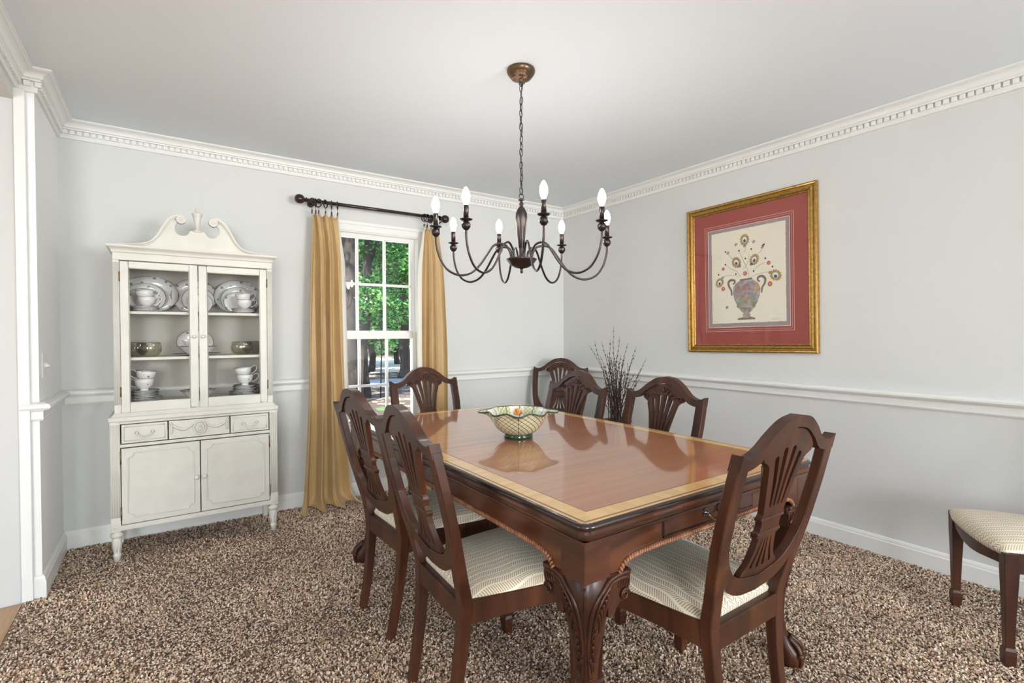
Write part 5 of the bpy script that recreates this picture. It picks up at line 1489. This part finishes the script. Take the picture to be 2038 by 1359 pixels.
# ================================================================== FLOOR VASE WITH TWIGS
VX, VY = -0.345, -1.035
va = thing('floor_vase', 'tall reddish brown floor vase in the corner behind the chairs', 'vase', (VX, VY, -0.004))
MB().lathe([(0.0, 0.0), (0.085, 0.0), (0.090, 0.01), (0.098, 0.06), (0.125, 0.18), (0.135, 0.28), (0.122, 0.39), (0.096, 0.46), (0.092, 0.49), (0.110, 0.525), (0.118, 0.540), (0.116, 0.548), (0.106, 0.540), (0.088, 0.50), (0.084, 0.46), (0.080, 0.40), (0.0, 0.39)], 36).build('vase_body', M_pot, va)
MB().tube([(0.117 * math.cos(2 * PI * k / 36), 0.117 * math.sin(2 * PI * k / 36), 0.544) for k in range(36)], 0.006, 8, closed=True).build('rim', M_pot, va)
random.seed(21)
def twig(i, base_a, base_r, dx, dy, top, wig, r0):
    t = thing('twig', 'slender dark budded twig standing in the floor vase bundle', 'twig', (VX, VY, 0.392), 0, 'budded twigs in the floor vase')
    n = 14; pts = []
    ph1, ph2 = random.uniform(0, 6), random.uniform(0, 6)
    bx, by = base_r * math.cos(base_a), base_r * math.sin(base_a)
    for k in range(n + 1):
        s = k / n
        e = s ** 1.7
        pts.append((bx + dx * e + wig * math.sin(5 * s + ph1) * s, by + dy * e + wig * math.sin(4.3 * s + ph2) * s, (top - 0.392) * s))
    mb = MB().tube(pts, [r0 * (1 - 0.72 * k / n) for k in range(n + 1)], 5)
    mb.build('stem', M_twig, t)
    bd = MB(); pc = cr(pts, 3)
    for k in range(6, len(pc) - 1, 2):
        p, q = Vector(pc[k]), Vector(pc[k + 1]); d = (q - p).normalized()
        side = Vector((random.uniform(-1, 1), random.uniform(-1, 1), 0.3)).normalized()
        dd = (d + side * 0.45).normalized()
        R_ = dd.to_track_quat('Z', 'Y').to_matrix().to_4x4()
        bd.ball(p + side * 0.0035, random.uniform(0.006, 0.0095), 5, 4, 0.45, 0.45, 1.0, R_)
    bd.build('buds', M_twig, t)['kind'] = 'stuff'
    if random.random() < 0.6:
        k0 = random.randint(6, 10); p = Vector(pts[k0]); d = Vector((random.uniform(-1, 1), random.uniform(-1, 1), random.uniform(1.0, 2.0))).normalized() * random.uniform(0.07, 0.14)
        MB().tube([p, p + d * 0.5 + Vector((0, 0, 0.004)), p + d], [r0 * 0.45, r0 * 0.35, r0 * 0.2], 5).ball(p + d, 0.006, 5, 4, .5, .5, 1).ball(p + d * .6, 0.0055, 5, 4, .5, .5, 1).build('side_shoot', M_twig, t)
# tall leaning ones first, then the dense bundle; lateral direction in view is (0.823,-0.568)
lx, ly = 0.823, -0.568
for i, (lat, dep, top) in enumerate([(-0.20, 0.02, 1.13), (-0.14, -0.05, 1.17), (-0.09, 0.05, 1.16), (0.0, 0.0, 1.20), (0.03, -0.03, 1.28), (0.06, 0.05, 1.15), (0.17, 0.02, 1.12), (0.20, -0.06, 1.06), (0.24, 0.03, 1.03), (-0.16, 0.08, 1.05), (0.12, 0.07, 1.05), (-0.05, -0.07, 1.18), (0.22, 0.0, 0.95), (0.17, 0.05, 0.88), (-0.19, 0.03, 0.90)]):
    twig(i, random.uniform(0, 6.28), random.uniform(0, 0.05), lat * lx + dep * ly * -1, lat * ly + dep * lx, top, 0.034, 0.0034)
for i in range(34):
    lat = random.uniform(-0.085, 0.085); dep = random.uniform(-0.07, 0.07)
    twig(i, random.uniform(0, 6.28), random.uniform(0.01, 0.065), lat * lx - dep * ly, lat * ly + dep * lx, random.uniform(0.82, 1.08), 0.024, 0.0036)
